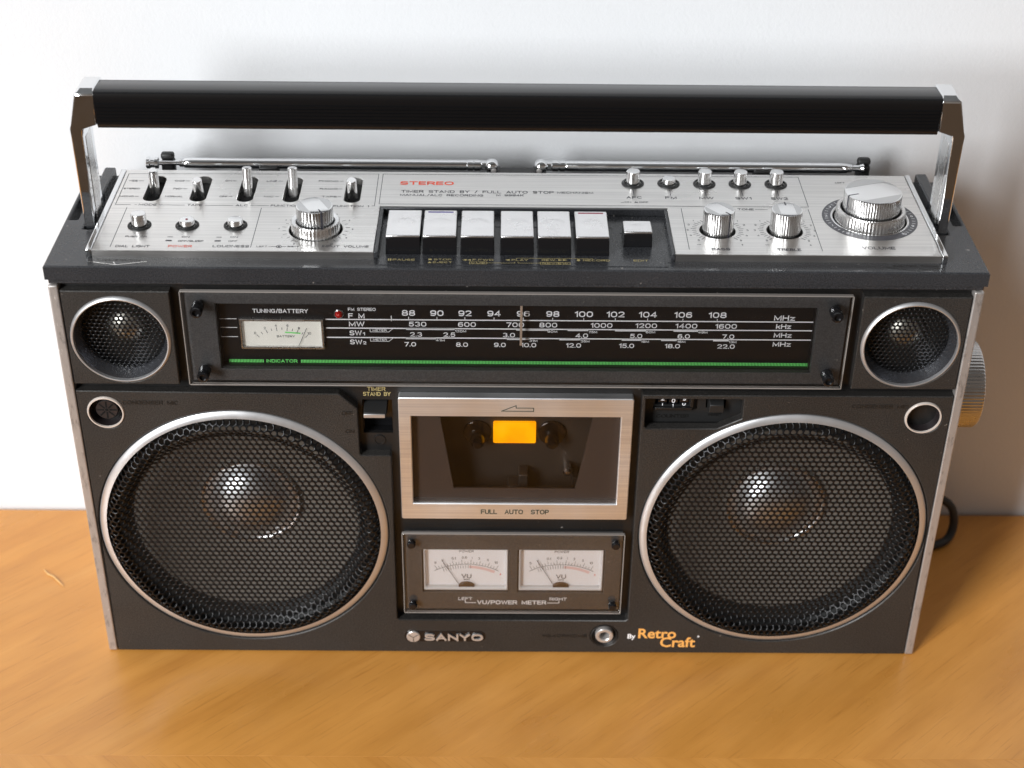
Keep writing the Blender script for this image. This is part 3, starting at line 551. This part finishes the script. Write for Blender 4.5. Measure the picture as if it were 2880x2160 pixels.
def grille(pitch, hole, rad, prof, rings=12):
    g = G(); idx = {}
    def V(x, z):
        r = math.hypot(x, z)
        if r > rad: x, z = x * rad / r, z * rad / r; r = rad
        k = (round(x, 3), round(z, 3))
        if k not in idx: idx[k] = len(g.v); g.v.append((x, prof(r), z))
        return idx[k]
    row = pitch * math.sqrt(3) / 2; nr = int(rad / row) + 2; hr = pitch / math.sqrt(3)
    for j in range(-nr, nr + 1):
        for i in range(-nr - 4, nr + 5):
            cx = (i + (0.5 if j % 2 else 0)) * pitch; cz = j * row
            if math.hypot(cx, cz) > rad + pitch * 0.1: continue
            out = []
            for k in range(6):
                a0 = R(30 + 60 * k); a1 = R(30 + 60 * (k + 1)); p0 = (cx + hr * math.cos(a0), cz + hr * math.sin(a0)); p1 = (cx + hr * math.cos(a1), cz + hr * math.sin(a1))
                out += [p0, ((p0[0] + p1[0]) / 2, (p0[1] + p1[1]) / 2)]
            inn = [(cx + hole * math.cos(R(30 + 30 * k)), cz + hole * math.sin(R(30 + 30 * k))) for k in range(12)]
            a = [V(*p) for p in out]; b = [V(*p) for p in inn]
            for k in range(12):
                q = (a[k], a[(k + 1) % 12], b[(k + 1) % 12], b[k]); q2 = []
                for t in q:
                    if t not in q2: q2.append(t)
                if len(q2) >= 3: g.f.append(tuple(q2))
    return g
def smooth(t): t = max(0, min(1, t)); return t * t * (3 - 2 * t)
def wprof(r):
    if r > 74.0: return 0.4 - 3.8 * math.sin(math.pi / 2 * min(1, (79.6 - r) / 5.6))
    return -3.4 + 5.8 * smooth((74.0 - r) / 9.0)
gw = grille(3.75, 1.45, 79.6, wprof)
wg_mesh = None; woofers = []
for s in (-1, 1):
    wf = obj('woofer', G().lathe([(84.2, 3), (84.2, 0.9), (84.0, 0.55), (82.6, -0.25), (81.2, -0.75), (79.9, -0.95)], (s * WX, 0, WZ), 'y', 128), RING, BB)
    if wg_mesh is None:
        o = obj('grille', gw, GRILLE, wf); wg_mesh = o.data
    else:
        o = bpy.data.objects.new('grille', wg_mesh); COL.objects.link(o); o.parent = wf
    o.location = (s * WX * MM, 0, WZ * MM)
    md = o.modifiers.new('gauge', 'SOLIDIFY'); md.thickness = 0.85 * MM; md.offset = 0
    obj('cone', G().lathe([(67, 11.5), (66, 12), (45, 23), (27, 32)], (s * WX, 0, WZ), 'y', 96), CONE, wf)
    obj('surround', G().lathe([(81, 9), (78.5, 10.5), (76, 8.3), (73, 7.6), (70, 8.5), (68, 11), (66.5, 11.6)], (s * WX, 0, WZ), 'y', 96), RUBBER, wf)
    obj('cap_lip', G().lathe([(26.2, 30.0), (26.4, 28.9), (26.8, 28.0), (27.5, 27.2), (28.4, 26.7), (29.4, 26.5), (29.6, 31)], (s * WX, 0, WZ), 'y', 72), SATIN, wf)
    obj('dust_cap', G().lathe([(26.6, 30), (26.2, 29.2), (25.6, 28.6), (23.8, 25.6), (20.5, 22.2), (15.5, 19.4), (9, 17.6), (4, 17.0), (0, 16.9)], (s * WX, 0, WZ), 'y', 64), DOME, wf)
    obj('basket', G().lathe([(82, 9), (82, 40), (20, 42), (0.0, 42)], (s * WX, 0, WZ), 'y', 48), VOID, wf)

# condenser microphones
CREAMRING = mat('pale_satin_ring', (0.72, 0.64, 0.58), 0.3, 0.3); CAPS = mat('brown_black_capsule', (0.019, 0.015, 0.016), 0.34)
for s in (-1, 1):
    CD = 2.9 if s < 0 else 6.3
    m = obj('microphone', G().lathe([(10.5, 3), (10.5, 0.4), (10.3, 0.1), (10.15, -0.3), (9.95, -0.5), (9.35, -0.5), (9.2, -0.1), (9.2, 2.0)], (s * 228.6, 0, 178.9), 'y', 48), CREAMRING, BB)
    obj('capsule_well', G().lathe([(9.2, 0.6), (8.6, 6.6), (6.6, 7.0), (6.4, CD + 0.5), (5.9, CD), (0, CD)], (s * 228.6, 0, 178.9), 'y', 40), CAPS, m)
    g = G()
    for k in range(8):
        a = R(45 * k); g.line([(s * 228.6 + 1.9 * math.cos(a), 178.9 + 1.9 * math.sin(a)), (s * 228.6 + 5.0 * math.cos(a), 178.9 + 5.0 * math.sin(a))], 0.95, CD - 0.1, FRONT)
    g.flat(circle(s * 228.6, 178.9, 1.0, 14), CD - 0.12, FRONT); obj('sound_slot', g, VOID, m, smooth=False)

# badge, headphone socket, seller's decal
bd = obj('badge', G().slab(rrect(-66.2, -16.4, 9.6, 18.2, 3.8, 6), [], -0.15, 0.3, FRONT, 0.1), BLACK, BB)
text('SANYO', -53.9, -18.0, 11.2, 5.3, -0.8, FRONT, BADGE, bd, bold=0.028, thick=0.9)
obj('emblem', G().lathe([(4.2, 0.2), (4.2, -0.9), (3.9, -1.2), (0, -1.3)], (-60.8, 0, 14.0), 'y', 32), BADGE, bd)
obj('emblem_line', G().line([(-60.8, 13.8), (-60.8, 10.4)], 0.4, -1.36, FRONT).line([(-60.8, 13.8), (-57.9, 15.9)], 0.4, -1.36, FRONT).line([(-60.8, 13.8), (-63.7, 15.9)], 0.4, -1.36, FRONT), EMBOSS, bd)
jk = obj('headphone_socket', G().lathe([(8.5, 5), (8.5, 0.0), (8.0, -0.2), (6.4, 2.2), (5.8, 2.6), (5.6, 3)], (56.6, 0, 15.0), 'y', 40), BASE, BB)
obj('socket_bush', G().lathe([(5.6, 3), (5.5, -0.8), (5.1, -1.3), (3.6, -1.3), (3.1, -0.9), (3.0, 6)], (56.6, 0, 15.6), 'y', 40), BADGE, jk)
obj('socket_bore', G().lathe([(3.1, 5.9), (0, 6.0)], (56.6, 0, 15.6), 'y', 24), VOID, jk)
dc = [text('Retro', 77.5, 100.8, 13.4, 7.6, -0.1, FRONT, ORANGEINK, lower, round_font=True), text('Craft', 91.3, 113.0, 6.3, 7.8, -0.13, FRONT, ORANGEINK, lower, round_font=True),
      text('By', 71.0, 75.9, 13.0, 3.6, -0.1, FRONT, WHITE, lower, round_font=True), text('R', 114.0, 115.2, 14.0, 1.4, -0.1, FRONT, WHITE, lower, bold=0.03)]

# tape counter
ct = obj('counter_well', G().slab(rect(71, 128.5, 169, 192), [rect(78.5, 97.5, 181.2, 190.9), rect(107.2, 118.4, 179.2, 190.9)], 8.6, 9.6, FRONT, 0), MATTE, BB)
obj('counter_bezel', G().loft([[(77.5, 8.5, 178.2), (101.5, 8.5, 178.2), (101.5, 8.5, 180.0), (77.5, 8.5, 180.0)], [(78.5, 5.6, 179.4), (99.2, 5.6, 179.4), (99.2, 5.6, 181.0), (78.5, 5.6, 181.0)]]).loft([[(98.2, 8.5, 180.2), (102.4, 8.5, 178.4), (102.4, 8.5, 190), (98.2, 8.5, 190)], [(98.0, 5.8, 181.6), (99.6, 5.8, 180.6), (99.6, 5.8, 190), (98.0, 5.8, 190)]]), BASE, ct, bev=0.3)
for i, d in enumerate('200'):
    cx = 82.6 + 6.1 * i
    wh = obj('number_wheel', G().lathe([(0, -2.5), (6.4, -2.5), (6.6, -2.3), (6.6, 2.3), (6.4, 2.5), (0, 2.5)], (cx, 14.5, 184.4), 'x', 40), BLACK, ct)
    for k, ch in enumerate(('9', '0', '1') if i == 1 else ('3', '2', '1') if i == 0 else ('8', '9', '0')):
        ctext(ch, cx, 183.0 + (1.6 if i != 1 else 0.2) + (1 - k) * 3.6 - 0.2, 2.7, 7.75 + (0.45 if k != 1 else 0), FRONT, WHITE, ct, bold=0.01, name='counter_digit')
obj('reset_button', G().loft([[(108.0, 12, 178.6), (117.4, 12, 178.6), (117.4, 12, 188.4), (108.0, 12, 188.4)], [(108.4, 3.2, 179.4), (117.0, 3.2, 179.4), (116.6, 3.2, 184.4), (108.8, 3.2, 184.4)]]), MATTE, BB, bev=0.4)
text('COUNTER', 79.6, 97.8, 172.4, 2.3, 8.4, FRONT, EMBOSS, ct, thick=0.3); text('RESET', 109, 116.2, 173.9, 1.5, 8.4, FRONT, EMBOSS, ct, thick=0.3)

# timer switch on the recessed plate
YB = 5.9
text('TIMER', -82.9, -72.7, 190.9, 2.6, YB, FRONT, GOLD, base, bold=0.0); text('STAND BY', -85.3, -69.9, 187.5, 2.6, YB, FRONT, GOLD, base, bold=0.0)
obj('switch_well', G().slab(rect(-87, -68.2, 161.5, 186), [], 14, 15, FRONT, 0).box(-86.0, -85.6, 8.6, 14, 162, 185.4).box(-69.6, -69.2, 8.6, 14, 162, 185.4).box(-86, -69.2, 8.6, 14, 161.6, 162.2), BLACK, base)
ts = obj('timer_switch', G().loft([[(-85.0, 13.5, 171), (-72.6, 13.5, 171), (-71.6, 13.5, 184.0), (-85.4, 13.5, 184.0)], [(-85.0, 0.6, 176.4), (-73.0, 0.6, 176.4), (-72.6, 0.8, 179.2), (-85.0, 0.8, 179.2)]]), MATTE, BB, bev=0.4)
obj('switch_tip', G().box(-84.9, -73.0, -0.2, 0.55, 176.6, 179.0), RING, ts, bev=0.2)
obj('screw_boss', G().lathe([(3.3, 6), (3.3, 5.4), (2.7, 5.4), (2.6, 5.8), (0, 5.8)], (-77, 0, 157.6), 'y', 28), BASE, base)

# ------------------------------------------------------------------ tweeters
HORN = mat('dark_gloss_horn', (0.24, 0.245, 0.27), 0.24, 0.9)
gt = grille(2.75, 1.0, 22.4, lambda r: -1.6 * (1 - (r / 22.4) ** 2)); tg_mesh = None
for s in (-1, 1):
    cx, cz = s * 214.4, 226.6
    a, b = sorted((s * 185.4, s * 243.2))
    tp = obj('tweeter_panel', G().slab([(a, 198.0), (b, 198.0), (b, 257.0), (a, 257.0)], [circle(cx, cz, 27.2, 72)], 0, 5.9, FRONT, 0.5), PANEL, BB)
    tw = obj('tweeter', G().lathe([(27.4, 4), (27.4, 0.9), (27.2, 0.1), (26.6, -0.7), (25.9, -1.2), (25.4, -1.1), (25.2, 1)], (cx, 0, cz), 'y', 96), RING, BB)
    obj('horn', G().lathe([(25.7, -0.4), (24.6, 2.5), (23.0, 7.0), (22.3, 9.0)], (cx, 0, cz), 'y', 72), HORN, tw)
    if tg_mesh is None: o = obj('grille', gt, GRILLE, tw); tg_mesh = o.data
    else: o = bpy.data.objects.new('grille', tg_mesh); COL.objects.link(o); o.parent = tw
    o.location = (cx * MM, 8.2 * MM, cz * MM); md = o.modifiers.new('gauge', 'SOLIDIFY'); md.thickness = 0.5 * MM; md.offset = 0
    obj('dome', G().lathe([(11.2, 17), (10.6, 14.6), (8.6, 12.2), (5.6, 10.6), (2.6, 9.9), (0, 9.8)], (cx, 0, cz), 'y', 40), TDOME, tw)
    obj('tweeter_cup', G().lathe([(23.5, 8.8), (23.5, 16), (11.4, 17.2), (0, 17.3)], (cx, 0, cz), 'y', 48), mat('charcoal_cup', (0.03, 0.03, 0.03), 0.5) if s < 0 else bpy.data.materials['charcoal_cup'], tw)

# ------------------------------------------------------------------ tuning dial
dial = obj('tuning_dial', G().slab(rect(-178.6, 178.6, 199.4, 255.4), [rect(-162.0, 162.0, 207.0, 248.4)], 2.4, 5.8, FRONT, 0.3), FRAME, BB)
DY = 8.6
obj('dial_card', G().slab(rect(-166, 166, 204, 250.4), [], DY, DY + 0.4, FRONT, 0), DIAL, dial)
obj('window_liner', G().box(-162.4, -162.1, 2.8, DY, 206.8, 248.6).box(162.1, 162.4, 2.8, DY, 206.8, 248.6).box(-162.1, 162.1, 2.8, DY, 248.45, 248.7).box(-162.1, 162.1, 2.8, DY, 206.5, 206.9), BLACK, dial)
obj('dial_cover', G().slab(rrect(-179.6, 179.6, 198.2, 256.8, 0.8, 3), [], -0.2, 2.2, FRONT, 0.5), GLASS, dial)
RIM = mat('frosted_acrylic_edge', (0.27, 0.245, 0.225), 0.25)
obj('cover_rim', G().slab(rrect(-180.1, 180.1, 197.7, 257.3, 0.9, 3), [rect(-179.55, 179.55, 198.25, 256.75)], -0.1, 2.3, FRONT, 0.15), RIM, dial)
for x in (-170.5, 170.5):
    for z in (248.7, 208.0):
        bo = obj('cover_bolt', G().lathe([(3.3, -0.3), (3.3, -7.6), (2.9, -8.4), (1.9, -8.5), (1.8, -7.0), (0, -6.8)], (x, 0, z), 'y', 48, 0.22, 24, (-7.5, -0.4, 3.2)), BLACK, BB)
DL = DY - 0.12
def D(s, cx, z, h, wide=1.42, **k): ctext(s, cx, z, h, DL, FRONT, WHITE, dial, wide=wide, name='scale_number', **k)
def DT(s, a, b, z, h, m=WHITE, **k): text(s, a, b, z, h, DL, FRONT, m, dial, **k)
def DLN(pts, w, m=WHITE): obj('scale_line', G().line(pts, w, DL, FRONT), m, dial, smooth=False, normals=False)
for z in (235.5, 230.0, 224.1): DLN([(-163.3, z), (-152.5, z)], 0.35)
for z0, w in ((235.7, 0.68), (230.2, 0.68), (224.2, 0.68)): DLN([(-103.7, z0 - 0.1), (163.0, z0 + 0.3)], w)
DT('TUNING/BATTERY', -143.3, -113.2, 239.4, 2.5, bold=0.0); DT('FM STEREO', -91.5, -76.5, 241.1, 1.9, bold=0.006)
DT('F M', -91.5, -82.7, 236.3, 3.2, bold=0.008); DT('MW', -91.4, -82.9, 231.2, 3.1, bold=0.008); DT('SW', -91.3, -84.6, 225.5, 3.1, bold=0.008); DT('1', -84.0, -82.9, 225.5, 2.0, bold=0.02); DT('SW', -91.3, -84.6, 219.7, 3.1, bold=0.008); DT('2', -84.2, -82.4, 219.7, 2.0, bold=0.02)
for z in (229.9, 223.9):
    DLN([(-80.0, z), (-80.0, z - 2.1), (-69.9, z - 2.1), (-67.6, z)], 0.28); DT('METER', -78.6, -71.0, z - 1.7, 1.3, bold=0.01)
for n, x in zip(range(88, 110, 2), (-58.8, -43.4, -28.2, -12.4, 3.5, 19.5, 36.4, 53.6, 71.2, 90.4, 109.1)):
    D(str(n), x, 238.2, 3.6, 1.45, bold=0.010); DLN([(x, 237.4), (x, 236.0)], 0.35)
DLN([(-68.2, 238.0), (-68.2, 234.9)], 0.4)
for n, x in zip((530, 600, 700, 800, 1000, 1200, 1400, 1600), (-54.0, -27.1, -0.8, 17.2, 46.3, 70.7, 92.6, 114.3)): D(str(n), x, 231.45, 3.0, 1.45, bold=0.008)
for n, x in zip(('2.3', '2.5', '3.0', '4.0', '5.0', '6.0', '7.0'), (-55.0, -36.8, -4.2, 35.7, 65.5, 91.6, 116.0)): D(n, x, 224.95, 2.8, 1.45, bold=0.008)
for n, x in zip(('7.0', '8.0', '9.0', '10.0', '12.0', '15.0', '18.0', '22.0'), (-58.3, -29.9, -9.1, 6.7, 31.4, 60.6, 85.8, 115.3)): D(n, x, 218.6, 2.8, 1.4, bold=0.008)
for t, a, b, z in (('120M', -33.6, -27.6, 227.9), ('90M', 16.9, 22.2, 228.1), ('75M', 39.4, 44.0, 228.0), ('60M', 70.7, 75.8, 228.2), ('49M', 99.3, 104.4, 228.3), ('41M', -44.2, -39.4, 222.0), ('31M', 7.0, 11.5, 222.1), ('25M', 35.2, 40.1, 222.0), ('19M', 68.4, 72.7, 222.1), ('16M', 88.3, 92.7, 222.2), ('13M', 116.6, 120.8, 222.2)): DT(t, a, b, z, 1.45, bold=0.008)
for a, b in ((-59.9, -34.3), (0.2, 16.6), (28.3, 38.7), (54.2, 70.3), (86.2, 98.8)): DLN([(a, 229.75), (b, 229.8)], 0.95)
for a, b in ((-60.1, -44.5), (-4.8, 6.3), (24.0, 34.5), (58.2, 67.8), (79.8, 87.4), (108.4, 116.0)): DLN([(a, 223.75), (b, 223.8)], 0.95)
for t, a, b, z, h in (('MHz', 140.0, 151.4, 236.8, 3.3), ('kHz', 141.6, 149.8, 231.6, 3.0), ('MHz', 140.9, 150.7, 226.0, 3.0), ('MHz', 140.9, 150.9, 220.2, 3.0)): DT(t, a, b, z, h, bold=0.012)
g = G(); x = -158.6
while x < 161.6:
    if not (-139.6 < x < -119.2): g.flat(rect(x, x + 0.5, 207.5, 209.5), DL, FRONT)
    x += 0.81
obj('indicator_bar', g, GREEN, dial, smooth=False, normals=False)
DT('INDICATOR', -138.0, -120.9, 207.5, 2.1, GREEN, bold=0.015)
nd_ = obj('tuning_needle', G().box(1.7, 3.0, 3.6, 4.6, 222.6, 247.6), NEEDLE, dial, bev=0.15)
lp = obj('stereo_lamp', G().lathe([(2.7, 0.3), (2.7, -0.4), (2.2, -0.8), (1.9, -0.5)], (-96.5, DY, 239.1), 'y', 28), SATIN, dial)
obj('lamp_lens', G().lathe([(1.9, 0.2), (1.9, -1.2), (1.5, -2.2), (0.8, -2.7), (0, -2.8)], (-96.5, DY, 239.1), 'y', 24), LED, dial)
# battery meter
mt = obj('battery_meter', G().slab(rect(-150.9, -105.0, 217.4, 236.6), [rect(-149.4, -106.4, 219.0, 235.2)], DY - 2.4, DY - 0.05, FRONT, 0.4), SATIN, BB)
obj('meter_card', G().slab(rect(-149.5, -106.3, 218.9, 235.3), [], DY - 0.55, DY - 0.2, FRONT, 0), CREAM, mt)
ML = DY - 0.66; g = G(); pv = (-128.0, 208.0)
for k in range(11):
    a = R(90 + 38 - 7.6 * k); r0, r1 = (20.6, 22.6) if k % 2 == 0 else (21.2, 22.4); g.line([(pv[0] + r0 * math.cos(a) * 1.0, pv[1] + r0 * math.sin(a)), (pv[0] + r1 * math.cos(a), pv[1] + r1 * math.sin(a))], 0.28, ML, FRONT)
    if k % 2 == 0: ctext(str(k), pv[0] + 24.0 * math.cos(a), pv[1] + 24.0 * math.sin(a) - 0.8, 1.5, ML, FRONT, INK, mt, name='scale_number')
obj('tick_scale', g, INK, mt, smooth=False, normals=False); text('BATTERY', -131.0, -121.2, 224.2, 1.3, ML, FRONT, INK, mt)
obj('battery_zone', G().line([(-126, 227.4), (-118.4, 226.9)], 0.8, ML, FRONT), GREEN, mt)
obj('meter_pointer', G().line([(-119.2, 219.4), (-114.4, 230.6)], 0.3, DY - 1.5, FRONT), INK, mt)
obj('meter_window', G().slab(rect(-149.6, -106.2, 218.8, 235.4), [], DY - 2.2, DY - 1.9, FRONT, 0), METERGLASS, mt)

# ------------------------------------------------------------------ cassette door
door = obj('cassette_door', G().slab(rrect(-65.5, 65.9, 105.2, 190.2, 1.2, 3), [rect(-58.6, 59.2, 116.6, 177.8)], 0, 5.8, FRONT, 0.45), ALUDOOR, BB)
text('FULL  AUTO  STOP', -19.4, 20.2, 109.2, 3.3, -0.08, FRONT, OLIVE, door, bold=0.012)
obj('tape_direction_arrow', G().line([(-7.8, 181.8), (0.2, 185.5), (0.3, 183.9), (10.0, 183.9), (10.0, 181.7), (-7.8, 181.8)], 0.5, -0.07, FRONT), OLIVE, door, smooth=False, normals=False)
obj('door_window', G().slab(rect(-58.3, 58.9, 116.9, 177.5), [], 1.2, 3.2, FRONT, 0), SMOKE, door)
obj('window_mask', G().slab(rect(-58.6, 59.2, 116.7, 177.7), [[(-42.6, 174.5), (-35.2, 124.2), (35.2, 124.0), (43.8, 174.5)]], 5.0, 5.9, FRONT, 0), mat('grey_brown_mask', (0.105, 0.090, 0.085), 0.35), door)
well = obj('cassette_well', G().slab(rect(-60, 60, 112, 180), [], 24, 25, FRONT, 0).box(-60, 60, 9, 24, 111.0, 112.0).box(-60, 60, 9, 24, 180, 181).box(-61, -60, 9, 24, 112, 180).box(60, 61, 9, 24, 112, 180), WELL, BB)
obj('lit_window', G().slab(rrect(-12.5, 12.3, 144.2, 158.8, 1.0, 3), [], 22.0, 23.8, FRONT, 0.2), AMBER, well)
for x in (-21.6, 21.6):
    obj('hub_seat', G().lathe([(8.2, 23.8), (8.2, 22.6), (7.8, 22.3), (0, 22.3)], (x, 0, 151.0), 'y', 36), BLACK, well)
    obj('reel_spindle', G().lathe([(4.2, 22.2), (4.0, 14.5), (2.4, 12.2), (0, 11.6)], (x, 0, 149.4), 'y', 24), BLACK, well)
obj('capstan_pin', G().lathe([(2.6, 23.8), (2.6, 15), (1.6, 13.6), (0, 13.2)], (31, 0, 128.6), 'y', 20), SATIN, well)
obj('tape_head', G().box(2.5, 8.0, 13, 23, 117.0, 128.0).box(-4, 4, 13, 23, 116, 120), mat('dull_steel_head', (0.09, 0.085, 0.08), 0.35, 0.5), well, bev=0.8)
obj('guide_post', G().box(34, 37, 12, 23, 118, 127), MATTE, well, bev=0.4)

# ------------------------------------------------------------------ power level meters
vu = obj('level_meter_panel', G().slab(rect(-64.6, 64.6, 34.2, 92.4), [rect(-54.4, -2.6, 47.6, 80.4), rect(2.6, 54.6, 47.6, 80.4)], 2.2, 5.7, FRONT, 0.3), FRAME, BB)
obj('panel_cover', G().slab(rrect(-65.5, 65.3, 33.0, 93.6, 0.8, 3), [], -0.1, 2.0, FRONT, 0.5), GLASS, vu)
obj('cover_rim', G().slab(rrect(-66.0, 65.8, 32.5, 94.1, 0.9, 3), [rect(-65.45, 65.25, 33.05, 93.55)], 0.0, 2.1, FRONT, 0.15), RIM, vu)
text('VU/POWER METER', -21.6, 20.3, 38.2, 3.1, 2.05, FRONT, WHITE, vu, bold=0.014); text('LEFT', -33.0, -24.6, 41.4, 2.3, 2.05, FRONT, WHITE, vu, bold=0.008); text('RIGHT', 22.3, 32.8, 41.4, 2.3, 2.05, FRONT, WHITE, vu, bold=0.008)
obj('bracket_line', G().line([(-28.8, 41.0), (-28.8, 39.4), (-22.6, 39.4)], 0.5, 2.05, FRONT).line([(28.0, 41.0), (28.0, 39.4), (21.2, 39.4)], 0.5, 2.05, FRONT), WHITE, vu, smooth=False, normals=False)
for x in (-60.4, 60.3):
    for z in (87.0, 39.6): obj('cover_bolt', G().lathe([(2.5, 0), (2.5, -2.0), (2.0, -2.8), (0, -3.0)], (x, 0, z), 'y', 28), BLACK, BB)
for cx in (-28.3, 28.8):
    vm = obj('level_meter', G().slab(rect(cx - 25.6, cx + 25.3, 47.9, 80.1), [rrect(cx - 24.2, cx + 23.9, 50.0, 78.9, 1.0, 3)], 3.4, 6.2, FRONT, 0.6), mat('clear_meter_case', (0.72, 0.70, 0.69), 0.15) if cx < 0 else bpy.data.materials['clear_meter_case'], BB)
    obj('meter_card', G().slab(rect(cx - 25.2, cx + 24.9, 48.4, 79.8), [], 6.3, 6.6, FRONT, 0), PAPER, vm)
    V_ = 6.2; px, pz = cx + 0.2, 28.0; g = G()
    arc = [(px + 38.6 * math.cos(R(90 + 30 - 60 * k / 24)), pz - 0.5 + 38.6 * math.sin(R(90 + 30 - 60 * k / 24))) for k in range(25)]; g.line(arc, 0.3, V_, FRONT)
    for k in range(22):
        a = R(90 + 27 - 54 * (k / 21)); q = 3.2 if k % 3 == 0 else 1.7; g.line([(px + 38.8 * math.cos(a), pz - 0.5 + 38.8 * math.sin(a)), (px + (38.8 + q) * math.cos(a), pz - 0.5 + (38.8 + q) * math.sin(a))], 0.22, V_, FRONT)
    for k in range(12):
        a = R(90 + 22 - 26 * (k / 11)); g.line([(px + 37.8 * math.cos(a), pz - 0.5 + 37.8 * math.sin(a)), (px + 35.6 * math.cos(a), pz - 0.5 + 35.6 * math.sin(a))], 0.25, V_, FRONT)
    obj('tick_scale', g, INK, vm, smooth=False, normals=False)
    g = G().line([(px + 36.6 * math.cos(R(86 - 22 * k / 10)), pz - 0.5 + 36.6 * math.sin(R(86 - 22 * k / 10))) for k in range(11)], 1.9, V_ + 0.04, FRONT); obj('red_zone', g, mat('pale_red_ink', (0.86, 0.62, 0.60), 0.6) if cx < 0 else bpy.data.materials['pale_red_ink'], vm, smooth=False)
    for t, dg in (('0', 25), ('.1', 19), ('0.1', 10), ('0.5', 1.5), ('1', -4.5), ('2', -10), ('5', -17), ('10', -24)): ctext(t, px + 44.0 * math.cos(R(90 + dg)), pz + 43.4 * math.sin(R(90 + dg)) - 1.0, 1.7, V_, FRONT, INK, vm, wide=1.1, name='scale_number')
    ctext('POWER', px, pz + 47.2, 1.6, V_, FRONT, INK, vm); ctext('VU', px, pz + 27.2, 3.2, V_, FRONT, INK, vm); PL_ = obj('ruled_line', G().line([(px - 1.6, pz + 26.2), (px + 1.6, pz + 26.2)], 0.5, V_, FRONT), INK, vm, smooth=False, normals=False)
    ctext('-', px - 20.6, pz + 30.6, 0.5, V_, FRONT, INK, vm, wide=2); ctext('+', px + 20.4, pz + 29.4, 1.8, V_, FRONT, REDINK, vm)
    obj('meter_needle', G().line([(px - 3.2, pz + 20.6), (px - 14.8, pz + 42.0)], 0.35, 5.3, FRONT), INK, vm, smooth=False)
    obj('needle_hub', G().slab([(px + 5.0 * math.cos(R(180 - 180 * k / 14)), 49.4 + 3.4 * math.sin(R(180 - 180 * k / 14))) for k in range(15)], [], 4.3, 6.2, FRONT, 0.3), mat('brown_hub_cover', (0.07, 0.045, 0.03), 0.25) if cx < 0 else bpy.data.materials['brown_hub_cover'], vm)
    obj('meter_window', G().slab(rect(cx - 25, cx + 24.6, 48.6, 79.6), [], 4.4, 4.6, FRONT, 0), METERGLASS, vm)

# ------------------------------------------------------------------ tuning knob on the side, cord behind
tk = obj('side_tuning_knob', G().lathe([(24.0, -14.5), (25.6, -14), (25.8, -13.6), (25.8, -1.6), (25.0, -0.4), (24.2, 0), (0, 0.01)], (266, 38, 178), 'x', 320, 0.3, 80, (-13.7, -1.5, 25.7)), chrome('grey_satin_knob', (0.50, 0.49, 0.48), 0.28), BB)
cord = [(262, 122, 34), (276, 121, 34), (289, 120, 31), (297, 119, 25), (300, 117.5, 16), (299.5, 115, 8), (295, 110, 3.4), (286, 105, 3.1), (272, 102, 3.1), (262, 112, 3.1)]
cp = []
for i in range(len(cord) - 1):
    p0, p1, p2, p3 = [Vector(cord[max(0, min(len(cord) - 1, i + d))]) for d in (-1, 0, 1, 2)]
    for t in (0, 0.25, 0.5, 0.75): cp.append(0.5 * ((2 * p1) + (p2 - p0) * t + (2 * p0 - 5 * p1 + 4 * p2 - p3) * t * t + (3 * p1 - p0 - 3 * p2 + p3) * t ** 3))
thing('power_cord', 'black power cord looping on the table behind the right side of the radio', 'cord', obj('power_cord', G().tube(cp, 2.9, 12), RUBBER))
